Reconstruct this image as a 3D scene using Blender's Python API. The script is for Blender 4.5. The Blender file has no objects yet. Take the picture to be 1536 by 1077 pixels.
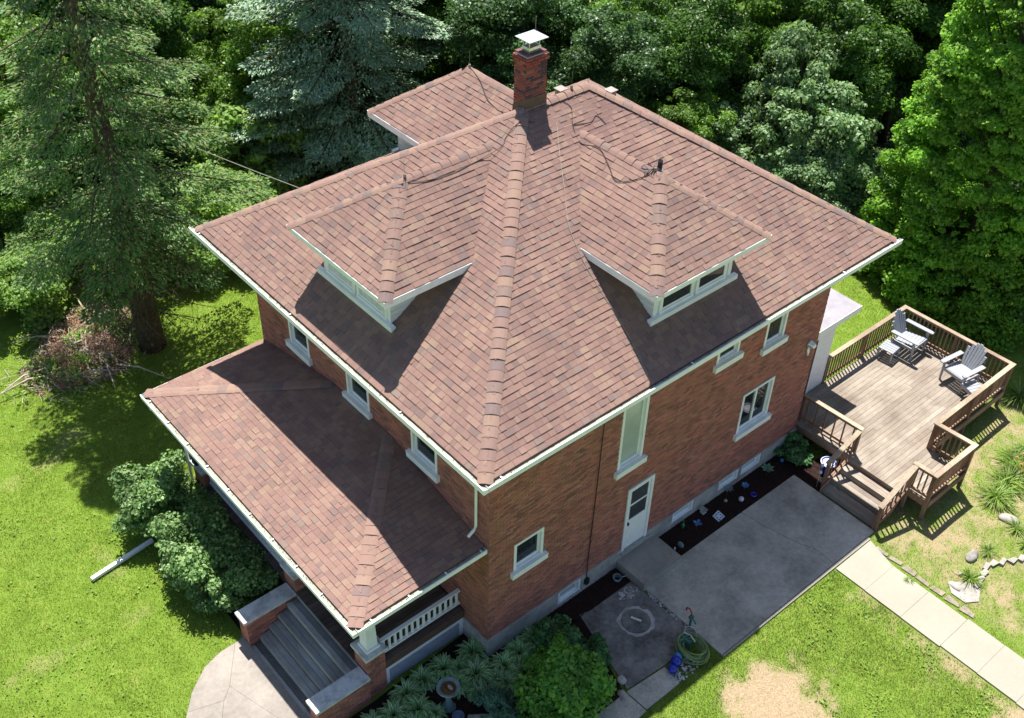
import bpy, math, random
import numpy as np
from mathutils import Vector, Matrix
random.seed(7)
RNG = np.random.default_rng(11)
scene = bpy.context.scene
COL = scene.collection

# ------------------------------------------------------------------ camera
cam_d = bpy.data.cameras.new("camera")
cam = bpy.data.objects.new("camera", cam_d)
COL.objects.link(cam)
scene.camera = cam
_r = Vector((0.75949495, -0.65006904, 0.0240347))
_u = Vector((0.40316028, 0.49937712, 0.76686653))
_f = Vector((0.51051857, 0.57274142, -0.64135642))
cam.matrix_world = Matrix(((_r.x, _u.x, -_f.x, -10.1701), (_r.y, _u.y, -_f.y, -11.9505), (_r.z, _u.z, -_f.z, 22.282), (0, 0, 0, 1)))
cam_d.lens = 39.176
cam_d.sensor_width = 36
cam_d.clip_start = 0.1
cam_d.clip_end = 600

# ------------------------------------------------------------------ light
SUN = Vector((0.22, 0.36, 1.0)).normalized()
elev = math.asin(SUN.z)
world = bpy.data.worlds.new("World")
scene.world = world
world.use_nodes = True
wn = world.node_tree
bg = wn.nodes["Background"]
sky = wn.nodes.new("ShaderNodeTexSky")
sky.sky_type = 'NISHITA'
sky.sun_disc = False
sky.sun_elevation = elev
sky.sun_rotation = math.atan2(SUN.x, SUN.y)
sky.altitude = 200
sky.dust_density = 0.8
sky.air_density = 1.0
wn.links.new(sky.outputs[0], bg.inputs[0])
bg.inputs[1].default_value = 0.074
sun_d = bpy.data.lights.new("sun", 'SUN')
sun_d.energy = 5.0
sun_d.angle = math.radians(0.55)
sun_d.color = (1.0, 0.965, 0.9)
sun = bpy.data.objects.new("sun", sun_d)
COL.objects.link(sun)
sun.rotation_euler = SUN.to_track_quat('Z', 'Y').to_euler()
sun.location = (0, 0, 40)
scene.view_settings.view_transform = 'Standard'
scene.view_settings.look = 'None'
scene.view_settings.exposure = 0.98
scene.view_settings.gamma = 1.0
scene.view_settings.use_curve_mapping = False
scene.render.engine = 'CYCLES'
scene.cycles.max_bounces = 6
scene.cycles.diffuse_bounces = 3
scene.cycles.glossy_bounces = 2
scene.cycles.transmission_bounces = 3
scene.cycles.transparent_max_bounces = 4

# ------------------------------------------------------------------ materials
def srgb(h):
    h = h.lstrip('#')
    c = [int(h[i:i + 2], 16) / 255 for i in (0, 2, 4)]
    return tuple((x / 12.92 if x <= .04045 else ((x + .055) / 1.055) ** 2.4) for x in c) + (1,)

def C3(r, g, b):
    return (r, g, b, 1)

class NT:
    def __init__(s, name, rough=0.8, spec=0.3):
        s.m = bpy.data.materials.new(name)
        s.m.use_nodes = True
        s.t = s.m.node_tree
        s.p = s.t.nodes["Principled BSDF"]
        s.p.inputs["Roughness"].default_value = rough
        s.p.inputs["Specular IOR Level"].default_value = spec
    def n(s, typ, **kw):
        x = s.t.nodes.new(typ)
        for k, v in kw.items():
            setattr(x, k, v)
        return x
    def l(s, a, b):
        s.t.links.new(a, b)
    def pos(s):
        return s.n("ShaderNodeNewGeometry").outputs["Position"]
    def noise(s, scale, detail=4, rough=0.6, vec=None, stretch=None):
        x = s.n("ShaderNodeTexNoise")
        x.inputs["Scale"].default_value = scale
        x.inputs["Detail"].default_value = detail
        x.inputs["Roughness"].default_value = rough
        v = vec if vec is not None else s.pos()
        if stretch:
            mp = s.n("ShaderNodeMapping")
            mp.inputs["Scale"].default_value = stretch
            s.l(v, mp.inputs[0])
            v = mp.outputs[0]
        s.l(v, x.inputs["Vector"])
        return x.outputs["Fac"]
    def ramp(s, fac, stops, interp='LINEAR'):
        x = s.n("ShaderNodeValToRGB")
        cr = x.color_ramp
        cr.interpolation = interp
        while len(cr.elements) < len(stops):
            cr.elements.new(0.5)
        for e, (p, c) in zip(cr.elements, stops):
            e.position = p
            e.color = c if len(c) == 4 else (*c, 1)
        s.l(fac, x.inputs[0])
        return x.outputs[0]
    def mix(s, a, b, fac, mode='MIX'):
        x = s.n("ShaderNodeMix", data_type='RGBA', blend_type=mode)
        for sock, v in ((x.inputs[6], a), (x.inputs[7], b), (x.inputs[0], fac)):
            if hasattr(v, 'links'):
                s.l(v, sock)
            else:
                sock.default_value = v
        return x.outputs[2]
    def math(s, op, a, b=0.0):
        x = s.n("ShaderNodeMath", operation=op)
        for sock, v in ((x.inputs[0], a), (x.inputs[1], b)):
            if hasattr(v, 'links'):
                s.l(v, sock)
            else:
                sock.default_value = v
        return x.outputs[0]
    def rnd(s):
        g = s.n("ShaderNodeNewGeometry").outputs["Random Per Island"]
        o = s.n("ShaderNodeObjectInfo").outputs["Random"]
        return s.math('FRACT', s.math('ADD', g, o))
    def color(s, c):
        s.l(c, s.p.inputs["Base Color"])
        return s
    def bump(s, h, strength=0.5, dist=0.01):
        b = s.n("ShaderNodeBump")
        b.inputs["Strength"].default_value = strength
        b.inputs["Distance"].default_value = dist
        s.l(h, b.inputs["Height"])
        s.l(b.outputs[0], s.p.inputs["Normal"])
        return s

def simple(name, col, rough=0.7, var=0.15, scale=6, spec=0.3, metal=0, bump=0.0):
    t = NT(name, rough, spec)
    t.p.inputs["Metallic"].default_value = metal
    n = t.noise(scale, 5)
    lo = tuple(x * (1 - var) for x in col[:3])
    hi = tuple(min(1, x * (1 + var)) for x in col[:3])
    t.color(t.ramp(n, [(0.3, lo), (0.7, hi)]))
    if bump:
        t.bump(t.noise(scale * 8, 3), bump, 0.005)
    return t.m

M = {}
def mk_shingle():
    t = NT("asphalt_shingle", 0.92, 0.15)
    r = t.rnd()
    c = t.ramp(r, [(0.0, C3(0.253, 0.159, 0.133)), (0.2, C3(0.269, 0.173, 0.142)), (0.38, C3(0.236, 0.149, 0.127)),
                   (0.52, C3(0.274, 0.182, 0.146)), (0.64, C3(0.219, 0.145, 0.127)), (0.74, C3(0.258, 0.161, 0.135)),
                   (0.85, C3(0.279, 0.192, 0.146)), (0.91, C3(0.201, 0.141, 0.127)), (0.955, C3(0.229, 0.168, 0.145))], 'CONSTANT')
    g = t.noise(160, 2)
    c = t.mix(c, t.ramp(g, [(0.3, (.45, .45, .47)), (0.7, (1.35, 1.32, 1.3))]), 0.55, 'MULTIPLY')
    b = t.noise(0.9, 4)
    c = t.mix(c, t.ramp(b, [(0.3, (.80, .79, .82)), (0.7, (1.16, 1.15, 1.12))]), 0.8, 'MULTIPLY')
    t.color(c)
    t.bump(g, 0.5, 0.004)
    return t.m
M['shingle'] = mk_shingle()

def mk_cap():
    t = NT("ridge_shingle", 0.92, 0.15)
    r = t.rnd()
    c = t.ramp(r, [(0.0, C3(0.275, 0.176, 0.145)), (0.3, C3(0.299, 0.199, 0.155)), (0.52, C3(0.259, 0.166, 0.142)),
                   (0.68, C3(0.230, 0.164, 0.142)), (0.8, C3(0.288, 0.189, 0.155)), (0.93, C3(0.206, 0.150, 0.141))], 'CONSTANT')
    g = t.noise(140, 2)
    c = t.mix(c, t.ramp(g, [(0.3, (.5, .5, .5)), (0.7, (1.3, 1.3, 1.3))]), 0.5, 'MULTIPLY')
    t.color(c)
    return t.m
M['cap'] = mk_cap()

def mk_brick(name, stops, blotch=True):
    t = NT(name, 0.88, 0.2)
    c = t.ramp(t.rnd(), stops, 'CONSTANT')
    if blotch:
        b = t.noise(1.7, 5, 0.65)
        c = t.mix(c, t.ramp(b, [(0.3, (.84, .86, .82)), (0.5, (1, 1, 1)), (0.72, (1.25, 1.05, .98))]), 0.75, 'MULTIPLY')
    g = t.noise(60, 4)
    c = t.mix(c, t.ramp(g, [(0.3, (.7, .7, .7)), (0.7, (1.2, 1.2, 1.2))]), 0.6, 'MULTIPLY')
    t.color(c)
    t.bump(g, 0.5, 0.005)
    return t.m
M['brick'] = mk_brick("wall_brick", [(0, C3(.42, .17, .13)), (.17, C3(.36, .15, .118)), (.33, C3(.46, .195, .145)),
                                      (.46, C3(.31, .135, .11)), (.57, C3(.40, .19, .13)), (.70, C3(.45, .17, .14)),
                                      (.84, C3(.30, .13, .108)), (.90, C3(.48, .22, .17)), (.96, C3(.24, .115, .098))])
M['chim_brick'] = mk_brick("chimney_brick", [(0, C3(0.306, 0.085, 0.067)), (.35, C3(0.238, 0.072, 0.063)), (.6, C3(0.357, 0.124, 0.091)),
                                              (.8, C3(0.102, 0.052, 0.063))], False)
M['dark_brick'] = mk_brick("chimney_top_brick", [(0, C3(.13, .075, .085)), (.5, C3(.18, .09, .095))], False)
M['mortar'] = simple("brick_mortar", C3(.14, .10, .08), .95, .3, 5)
M['mortar_light'] = simple("pale_mortar", C3(.5, .42, .38), .95, .15, 20)

def mk_white(name, base=.78, dirt=.25, tint=(1, 1, 1)):
    t = NT(name, .5, .35)
    n = t.noise(3.5, 6, .7)
    hi = tuple(base * x for x in tint)
    lo = tuple(base * (1 - dirt) * x for x in (tint[0], tint[1] * .99, tint[2] * .94))
    t.color(t.ramp(n, [(.32, lo), (.55, hi)]))
    return t.m
M['white'] = mk_white("white_paint", .9, .1, (.97, .98, 1))
M['white_worn'] = mk_white("weathered_white_stone", .62, .45)
M['gutter_bed'] = simple("gutter_inside", C3(.33, .345, .26), .8, .3, 4)
M['glass'] = simple("dark_glass", C3(.03, .036, .042), .06, .3, 2, .9)
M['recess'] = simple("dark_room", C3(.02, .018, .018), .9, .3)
_g = NT("window_pane", .04, .9)
_g.p.inputs["Base Color"].default_value = C3(.03, .04, .045)
_g.p.inputs["Alpha"].default_value = .5
M['pane'] = _g.m
M['blind'] = simple("pale_blind_glass", C3(.42, .48, .42), .15, .08, 2, .8)
M['flash'] = simple("brown_metal_flashing", C3(.13, .075, .055), .55, .2, 8, .4)
M['steel'] = simple("bright_steel", C3(.75, .77, .78), .25, .05, 4, .6, .6)
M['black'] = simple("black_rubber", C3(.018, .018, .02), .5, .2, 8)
M['cable'] = simple("dark_cable", C3(.06, .045, .04), .6, .3, 8)
M['copper'] = simple("weathered_cable", C3(.30, .27, .22), .6, .3, 8)

def mk_concrete(name, base, var=.3, tint=(1, 1, 1), big=.8):
    t = NT(name, .9, .2)
    a = t.noise(big, 6, .62)
    b = t.noise(9, 5, .7)
    g = t.noise(90, 3)
    f = t.math('ADD', t.math('MULTIPLY', a, .65), t.math('MULTIPLY', b, .35))
    lo = tuple(base * (1 - var) * x for x in tint)
    hi = tuple(base * (1 + var) * x for x in tint)
    c = t.ramp(f, [(.38, lo), (.62, hi)])
    c = t.mix(c, t.ramp(g, [(.3, (.8, .8, .8)), (.7, (1.15, 1.15, 1.15))]), .6, 'MULTIPLY')
    t.color(c)
    t.bump(g, .4, .004)
    return t.m
M['patio'] = mk_concrete("patio_concrete", .46, .32, (1, .925, .79))
M['old_slab'] = mk_concrete("stained_concrete", .22, .5, (1, .93, .87), 1.3)
M['stoop'] = mk_concrete("stoop_concrete", .34, .2, (1, .9, .78))
M['foundation'] = mk_concrete("foundation_stone", .38, .3, (1, .97, .92), 1.2)
M['walk'] = mk_concrete("pale_sidewalk", .34, .06, (1, .93, .76), .5)
M['flag'] = mk_concrete("flagstone", .29, .2, (1, .89, .78), .9)
M['mulch'] = simple("dark_mulch", C3(.022, .014, .013), .95, .5, 40, .1)
M['red_mulch'] = simple("red_mulch", C3(.05, .018, .014), .95, .6, 30, .1)
M['chip'] = simple("mulch_chip", C3(.035, .02, .017), .95, .5, 30, .1)

def mk_wood(name, cols, stretch=(1, 14, 14), rough=.8):
    t = NT(name, rough, .2)
    r = t.rnd()
    c = t.ramp(r, [(i / len(cols), C3(*c)) for i, c in enumerate(cols)], 'CONSTANT')
    g = t.noise(3.5, 5, .7, stretch=stretch)
    c = t.mix(c, t.ramp(g, [(.3, (.55, .52, .5)), (.7, (1.3, 1.3, 1.3))]), .6, 'MULTIPLY')
    b = t.noise(.8, 4)
    c = t.mix(c, t.ramp(b, [(.34, (.70, .64, .6)), (.62, (1.27, 1.28, 1.24))]), .8, 'MULTIPLY')
    t.color(c)
    t.bump(g, .5, .004)
    return t.m
M['deck'] = mk_wood("weathered_deck_board", [(0.258, 0.221, 0.186), (0.281, 0.240, 0.201), (0.236, 0.199, 0.167), (0.304, 0.262, 0.220), (0.266, 0.225, 0.190), (0.247, 0.210, 0.179)])
M['rail'] = mk_wood("rail_timber", [(.27, .17, .125), (.23, .14, .105), (.31, .205, .15)], (4, 4, 1))
M['railcap'] = mk_wood("grey_rail_cap", [(0.374, 0.307, 0.232), (0.340, 0.266, 0.200), (0.399, 0.324, 0.248)], (6, 6, 2))
M['step'] = mk_wood("grey_step_board", [(0.265, 0.270, 0.275), (0.333, 0.336, 0.331), (0.207, 0.210, 0.219), (0.380, 0.384, 0.381)], (14, 1, 14))
M['dstep'] = mk_wood("deck_step_board", [(0.257, 0.223, 0.190), (0.294, 0.252, 0.214), (0.223, 0.190, 0.166)], (14, 1, 14))
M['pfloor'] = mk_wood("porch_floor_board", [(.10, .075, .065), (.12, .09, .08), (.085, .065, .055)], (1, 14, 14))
M['bark'] = simple("tree_bark", C3(.10, .078, .06), .95, .5, 9, .1, 0, .8)
M['twig'] = simple("dry_twig", C3(.42, .35, .28), .95, .35, 4, .1)
M['redtwig'] = simple("rusty_dry_needles", C3(.42, .24, .16), .95, .35, 4, .1)

def mk_leaf(name, cols, trans=.35, rough=.55, scale=.5, blot=(.65, 1.3)):
    m = bpy.data.materials.new(name)
    m.use_nodes = True
    t = NT.__new__(NT)
    t.m, t.t = m, m.node_tree
    t.p = t.t.nodes["Principled BSDF"]
    t.p.inputs["Roughness"].default_value = rough
    t.p.inputs["Specular IOR Level"].default_value = .35
    r = t.n("ShaderNodeNewGeometry").outputs["Random Per Island"]
    c = t.ramp(r, [(i / max(1, len(cols) - 1), C3(*c)) for i, c in enumerate(cols)])
    b = t.noise(scale, 3)
    c = t.mix(c, t.ramp(b, [(.32, (blot[0],) * 3), (.68, (blot[1],) * 3)]), 1.0, 'MULTIPLY')
    t.l(c, t.p.inputs["Base Color"])
    tr = t.n("ShaderNodeBsdfTranslucent")
    tc = t.mix(c, (1.25, 1.35, .55, 1), 1.0, 'MULTIPLY')
    t.l(tc, tr.inputs[0])
    mx = t.n("ShaderNodeMixShader")
    mx.inputs[0].default_value = trans
    t.l(t.p.outputs[0], mx.inputs[1])
    t.l(tr.outputs[0], mx.inputs[2])
    t.l(mx.outputs[0], t.t.nodes["Material Output"].inputs[0])
    return m
M['maple'] = mk_leaf("maple_leaf", [(0.054, 0.125, 0.024), (0.092, 0.199, 0.037), (0.145, 0.266, 0.049)], .5, .4)
M['oak'] = mk_leaf("dark_leaf", [(0.043, 0.103, 0.032), (0.073, 0.155, 0.049), (0.122, 0.214, 0.073)], .45, .4)
M['bright'] = mk_leaf("bright_leaf", [(0.084, 0.184, 0.024), (0.138, 0.266, 0.037), (0.214, 0.332, 0.057)], .5, .4)
M['spruce'] = mk_leaf("spruce_needle", [(.05, .12, .035), (.10, .22, .055), (.18, .30, .08), (.30, .29, .14)], .3, .6)
M['bluespruce'] = mk_leaf("blue_spruce_needle", [(0.101, 0.211, 0.118), (0.218, 0.343, 0.207), (0.406, 0.499, 0.326)], .12, .6)
M['silver'] = mk_leaf("silvery_leaf", [(.08, .18, .06), (.17, .29, .12), (.34, .44, .24)], .35)
M['arbor'] = mk_leaf("arborvitae_frond", [(.10, .25, .03), (.19, .39, .04), (.34, .54, .08)], .5, .6, .7)
M['shrub'] = mk_leaf("shrub_leaf", [(0.071, 0.167, 0.040), (0.162, 0.284, 0.088), (0.323, 0.441, 0.192)], .3)
M['pale'] = mk_leaf("pale_green_leaf", [(.13, .25, .05), (.22, .36, .08), (.33, .45, .13)], .45)
M['bush'] = mk_leaf("garden_bush_leaf", [(.08, .24, .04), (.15, .36, .05), (.26, .48, .08)], .4, .5, 1.5)
M['bush_dark'] = mk_leaf("dark_bush_leaf", [(.05, .15, .05), (.09, .22, .07), (.15, .3, .12)], .3, .5, 1.5)
M['sedum'] = mk_leaf("bluish_leaf", [(.08, .21, .13), (.14, .31, .19), (.24, .42, .28)], .3, .5, 1.5)
M['grass'] = mk_leaf("grass_blade", [(0.149, 0.228, 0.023), (0.233, 0.323, 0.036), (0.316, 0.380, 0.059), (0.465, 0.446, 0.144)], .42, .6, .8, (.68, 1.25))
M['grass2'] = mk_leaf("side_grass_blade", [(0.108, 0.180, 0.027), (0.171, 0.252, 0.045), (0.270, 0.306, 0.081), (0.450, 0.396, 0.180)], .38, .6, 1.1, (.6, 1.3))
M['weed'] = mk_leaf("clover_leaf", [(.13, .25, .035), (.20, .33, .05), (.28, .38, .07)], .35, .6, 1.2)
M['drygrass'] = mk_leaf("dry_grass_blade", [(.26, .29, .08), (.38, .34, .15), (.48, .40, .24), (.21, .29, .06)], .3, .7, .6, (.8, 1.2))
M['hosta_g'] = mk_leaf("hosta_green", [(.07, .22, .055), (.13, .34, .09), (.20, .42, .13)], .25, .4, 2)
M['hosta_w'] = mk_leaf("hosta_margin", [(.46, .58, .34), (.6, .7, .46)], .2, .45, 2, (.9, 1.1))
M['lily'] = mk_leaf("lily_leaf", [(.12, .22, .03), (.2, .32, .05), (.3, .38, .09)], .35, .5, 1.5)
M['flower'] = simple("white_flower", C3(.7, .66, .72), .8, .1)
M['orange'] = simple("orange_flower", C3(.6, .18, .03), .8, .1)
M['plastic'] = simple("pale_blue_grey_plastic", C3(.31, .325, .36), .5, .08, 5, .4)
M['blue'] = simple("blue_glaze", C3(.01, .03, .35), .2, .2, 5, .6)
M['lightblue'] = simple("light_blue_glaze", C3(.05, .20, .42), .2, .2, 5, .6)
M['red'] = simple("red_paint", C3(.35, .015, .02), .4, .2, 5, .5)
M['teal'] = simple("teal_paint", C3(.04, .17, .14), .4, .2, 5, .5)
M['green'] = simple("green_glass", C3(.02, .16, .06), .15, .2, 5, .6)
M['hose'] = simple("green_hose", C3(.16, .24, .09), .5, .3, 5, .4)
M['bath'] = simple("blue_grey_glazed_stone", C3(.16, .24, .24), .5, .35, 6, .4)
M['rust'] = simple("rusty_water_bed", C3(.13, .06, .03), .3, .4, 10, .5)
M['stone'] = mk_concrete("garden_stone", .33, .35, (1, .93, .83), 2)
M['edge'] = mk_concrete("dusty_edging_stone", .26, .3, (1, .85, .66), 4)
M['pebble'] = mk_concrete("pebble", .5, .3, (1, .94, .9), 3)
M['lattice'] = simple("grey_lattice", C3(.34, .37, .43), .7, .15)
M['orna'] = simple("ornament_white", C3(.6, .62, .66), .4, .2, 12)
M['oakroof'] = simple("flat_roof_membrane", C3(.30, .28, .31), .85, .15, 3)
M['siding'] = mk_white("white_siding", .86, .08)
M['interior'] = simple("dark_opening", C3(.05, .02, .02), .8, .3)

# ------------------------------------------------------------------ mesh helpers
class MB:
    def __init__(s):
        s.v, s.f, s.mi = [], [], []
        s.cur = 0
    def add(s, vs, fs):
        b = len(s.v)
        s.v.extend([tuple(x) for x in vs])
        for f in fs:
            s.f.append(tuple(b + i for i in f))
            s.mi.append(s.cur)
    def box(s, x0, x1, y0, y1, z0, z1, T=None):
        vs = [(x, y, z) for z in (z0, z1) for y in (y0, y1) for x in (x0, x1)]
        if T is not None:
            vs = [T @ Vector(v) for v in vs]
        s.add(vs, [(0, 2, 3, 1), (4, 5, 7, 6), (0, 1, 5, 4), (2, 6, 7, 3), (0, 4, 6, 2), (1, 3, 7, 5)])
    def prism(s, poly, z0, z1):
        n = len(poly)
        vs = [(x, y, z0) for x, y in poly] + [(x, y, z1) for x, y in poly]
        s.add(vs, [tuple(range(n - 1, -1, -1)), tuple(range(n, 2 * n))] + [(i, (i + 1) % n, n + (i + 1) % n, n + i) for i in range(n)])
    def tube(s, pts, rad, n=6, caps=True):
        pts = [Vector(p) for p in pts]
        rings = []
        for i, p in enumerate(pts):
            d = (pts[min(i + 1, len(pts) - 1)] - pts[max(i - 1, 0)]).normalized()
            a = d.cross(Vector((0, 0, 1)) if abs(d.z) < .9 else Vector((1, 0, 0))).normalized()
            b = d.cross(a)
            r = rad[i] if isinstance(rad, (list, tuple)) else rad
            rings.append([p + (a * math.cos(2 * math.pi * k / n) + b * math.sin(2 * math.pi * k / n)) * r for k in range(n)])
        vs = [v for q in rings for v in q]
        fs = [(i * n + k, i * n + (k + 1) % n, (i + 1) * n + (k + 1) % n, (i + 1) * n + k) for i in range(len(pts) - 1) for k in range(n)]
        if caps:
            fs += [tuple(range(n - 1, -1, -1)), tuple((len(pts) - 1) * n + k for k in range(n))]
        s.add(vs, fs)
    def lathe(s, prof, c=(0, 0, 0), n=20, T=None):
        vs = []
        for r, z in prof:
            for k in range(n):
                a = 2 * math.pi * k / n
                p = Vector((r * math.cos(a), r * math.sin(a), z))
                if T is not None:
                    p = T @ p
                vs.append(p + Vector(c))
        fs = [(i * n + k, i * n + (k + 1) % n, (i + 1) * n + (k + 1) % n, (i + 1) * n + k) for i in range(len(prof) - 1) for k in range(n)]
        fs += [tuple(range(n - 1, -1, -1)), tuple((len(prof) - 1) * n + k for k in range(n))]
        s.add(vs, fs)
    def ball(s, c, r, n=10, sq=(1, 1, 1)):
        prof = [(r * math.sin(math.pi * (i + .02) / (n - .96 + .0)) if 0 < i < n - 1 else r * .05, -r * math.cos(math.pi * i / (n - 1))) for i in range(n)]
        T = Matrix.Diagonal((*sq, 1))
        s.lathe(prof, c, 14, T)
    def mesh(s, name, mats, smooth=False):
        me = bpy.data.meshes.new(name)
        me.from_pydata(s.v, [], s.f)
        for m in (mats if isinstance(mats, (list, tuple)) else [mats]):
            me.materials.append(m)
        me.polygons.foreach_set('material_index', s.mi)
        if smooth:
            me.polygons.foreach_set('use_smooth', [True] * len(me.polygons))
        me.update()
        return me
    def build(s, name, mats, parent=None, smooth=False, **kw):
        return link(name, s.mesh(name, mats, smooth), parent, **kw)

def link(name, me, parent=None, mat=None, **kw):
    o = bpy.data.objects.new(name, me)
    COL.objects.link(o)
    if parent is not None:
        o.parent = parent
    if mat is not None:
        o.matrix_basis = mat
    for k, v in kw.items():
        o[k] = v
    return o

def npmesh(name, V, F, mats, mi=None, smooth=False):
    """V (n,3), F (m,k) with k 3 or 4"""
    me = bpy.data.meshes.new(name)
    V = np.ascontiguousarray(V, dtype=np.float32)
    F = np.ascontiguousarray(F, dtype=np.int32)
    me.vertices.add(len(V))
    me.vertices.foreach_set('co', V.ravel())
    m, k = F.shape
    me.loops.add(m * k)
    me.loops.foreach_set('vertex_index', F.ravel())
    me.polygons.add(m)
    me.polygons.foreach_set('loop_start', np.arange(0, m * k, k, dtype=np.int32))
    me.polygons.foreach_set('loop_total', np.full(m, k, dtype=np.int32))
    for q in (mats if isinstance(mats, (list, tuple)) else [mats]):
        me.materials.append(q)
    if mi is not None:
        me.polygons.foreach_set('material_index', np.asarray(mi, dtype=np.int32))
    if smooth:
        me.polygons.foreach_set('use_smooth', np.ones(m, dtype=bool))
    me.update(calc_edges=True)
    return me

def thing(name, label, cat, loc=(0, 0, 0), rz=0, group=None):
    o = bpy.data.objects.new(name, None)
    COL.objects.link(o)
    o.location = loc
    o.rotation_euler = (0, 0, rz)
    o.empty_display_size = .3
    return tag(o, label, cat, group)

def tag(o, label, cat, group=None):
    o['label'] = label
    o['category'] = cat
    if group:
        o['group'] = group
    return o

def copy_tree(o, label=None, loc=None, rz=None, scale=None):
    c = o.copy()
    COL.objects.link(c)
    if label:
        c['label'] = label
    if loc is not None:
        c.location = loc
    if rz is not None:
        c.rotation_euler = (0, 0, rz)
    if scale is not None:
        c.scale = scale if isinstance(scale, (tuple, list)) else (scale,) * 3
    for ch in list(o.children):
        d = ch.copy()
        COL.objects.link(d)
        d.parent = c
        for g in list(ch.children):
            e = g.copy()
            COL.objects.link(e)
            e.parent = d
    return c

# python-side value noise
_tab = RNG.random((256, 256))
def vnoise(x, y, s):
    x = np.asarray(x, float) * s + 1000.3
    y = np.asarray(y, float) * s + 1000.7
    xi = np.floor(x).astype(int)
    yi = np.floor(y).astype(int)
    fx = x - xi
    fy = y - yi
    fx = fx * fx * (3 - 2 * fx)
    fy = fy * fy * (3 - 2 * fy)
    g = lambda a, b: _tab[a % 256, b % 256]
    return (g(xi, yi) * (1 - fx) + g(xi + 1, yi) * fx) * (1 - fy) + (g(xi, yi + 1) * (1 - fx) + g(xi + 1, yi + 1) * fx) * fy
def fbm(x, y, s):
    return .5 * vnoise(x, y, s) + .27 * vnoise(x, y, s * 2.1) + .15 * vnoise(x, y, s * 4.3) + .08 * vnoise(x, y, s * 9.1)

# ------------------------------------------------------------------ ground
def bare_mask(x, y):
    """0 grass .. 1 bare sandy soil (real wear of the lawn)"""
    m = np.zeros_like(x)
    n = fbm(x, y, 1.3)
    n2 = .55 * fbm(x + 31, y - 7, 2.2) + .45 * fbm(x - 11, y + 17, 9.0)
    for cx, cy, rx, ry in ((4.1, -5.0, 1.15, .75), (3.4, -5.7, 1.7, .9), (8.0, -9.2, .9, .6)):
        d = np.sqrt(((x - cx) / rx) ** 2 + ((y - cy) / ry) ** 2)
        m = np.maximum(m, np.clip((1.3 - d) * 1.9 + (n2 - .5) * 3.6, 0, 1))
    # worn band along the sidewalk
    d = np.abs(x - 8.35)
    w = (y < -4.3) & (x < 8.7)
    m = np.maximum(m, np.where(w, np.clip((.4 - d) * 1.2 + (n2 - .5) * 3.5, 0, .75), 0))
    # dry yard right of the walk
    right = np.clip((x - 10.0) * 2, 0, 1) * np.clip((-2.6 - y) * 1.2, 0, 1)
    m = np.maximum(m, right * np.clip(.47 + (n2 - .5) * 3.4, 0.0, .88))
    m = np.maximum(m, np.clip(1 - np.abs(np.hypot((x + 1.7), (y - 16.6)) - .3), 0, 1) * .7 * (n > .45))
    m = np.maximum(m, np.where((x < -4) & (y < 14), np.clip((n - .68) * 4, 0, .25), 0))
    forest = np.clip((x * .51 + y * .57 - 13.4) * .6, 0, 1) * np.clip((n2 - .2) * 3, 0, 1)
    return m, forest

def mk_ground():
    xs = np.unique(np.concatenate([np.linspace(-160, -12, 14), np.arange(-12, 26, .14), np.linspace(26, 180, 16)]))
    ys = np.unique(np.concatenate([np.linspace(-120, -12, 12), np.arange(-12, 24, .14), np.linspace(24, 200, 18)]))
    X, Y = np.meshgrid(xs, ys)
    nx, ny = len(xs), len(ys)
    Z = (fbm(X, Y, .8) - .5) * .05 - .01
    near = (X > -.5) & (X < 12) & (Y > -4.6) & (Y < 9.8) | (X > 8) & (X < 11) & (Y < -3)
    near |= (X < 0) & (X > -7.2) & (Y > 0) & (Y < 9)
    Z = np.where(near, -.012, Z)
    Z = np.minimum(Z, .008)
    V = np.stack([X, Y, Z], -1).reshape(-1, 3)
    i = np.arange(nx * ny).reshape(ny, nx)
    F = np.stack([i[:-1, :-1], i[:-1, 1:], i[1:, 1:], i[1:, :-1]], -1).reshape(-1, 4)
    t = NT("ground_soil_and_turf", .95, .1)
    at = t.n("ShaderNodeAttribute", attribute_name="bare")
    sep = t.n("ShaderNodeSeparateColor")
    t.l(at.outputs["Color"], sep.inputs[0])
    n = t.noise(2.2, 6, .7)
    g = t.noise(30, 4, .8)
    turf = t.ramp(n, [(.3, (.11, .18, .022)), (.55, (.16, .25, .035)), (.75, (.24, .27, .065))])
    soil = t.ramp(g, [(.25, (.26, .18, .105)), (.5, (.36, .27, .17)), (.75, (.43, .34, .22))])
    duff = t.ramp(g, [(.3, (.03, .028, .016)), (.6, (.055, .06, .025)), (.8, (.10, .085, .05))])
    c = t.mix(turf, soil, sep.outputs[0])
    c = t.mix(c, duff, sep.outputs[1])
    c = t.mix(c, t.ramp(g, [(.3, (.6, .6, .6)), (.7, (1.3, 1.3, 1.3))]), .7, 'MULTIPLY')
    t.color(c)
    t.bump(g, .8, .03)
    me = npmesh("ground", V, F, t.m, smooth=True)
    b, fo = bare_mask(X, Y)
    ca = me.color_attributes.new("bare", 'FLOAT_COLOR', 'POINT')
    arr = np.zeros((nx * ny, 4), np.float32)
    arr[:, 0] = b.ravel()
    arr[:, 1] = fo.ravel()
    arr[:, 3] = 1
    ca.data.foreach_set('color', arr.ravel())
    link("ground", me, kind="structure")
mk_ground()

# ------------------------------------------------------------------ house
HE, S, OV = 7.165, .6576, .896
W, L = 9.26, 11.35
HR = 10.836
CX = W / 2
house = thing("brick_house", "two storey brown brick house with reddish shingle hip roof, dormers and front porch", "house", (0, 0, 0))

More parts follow.
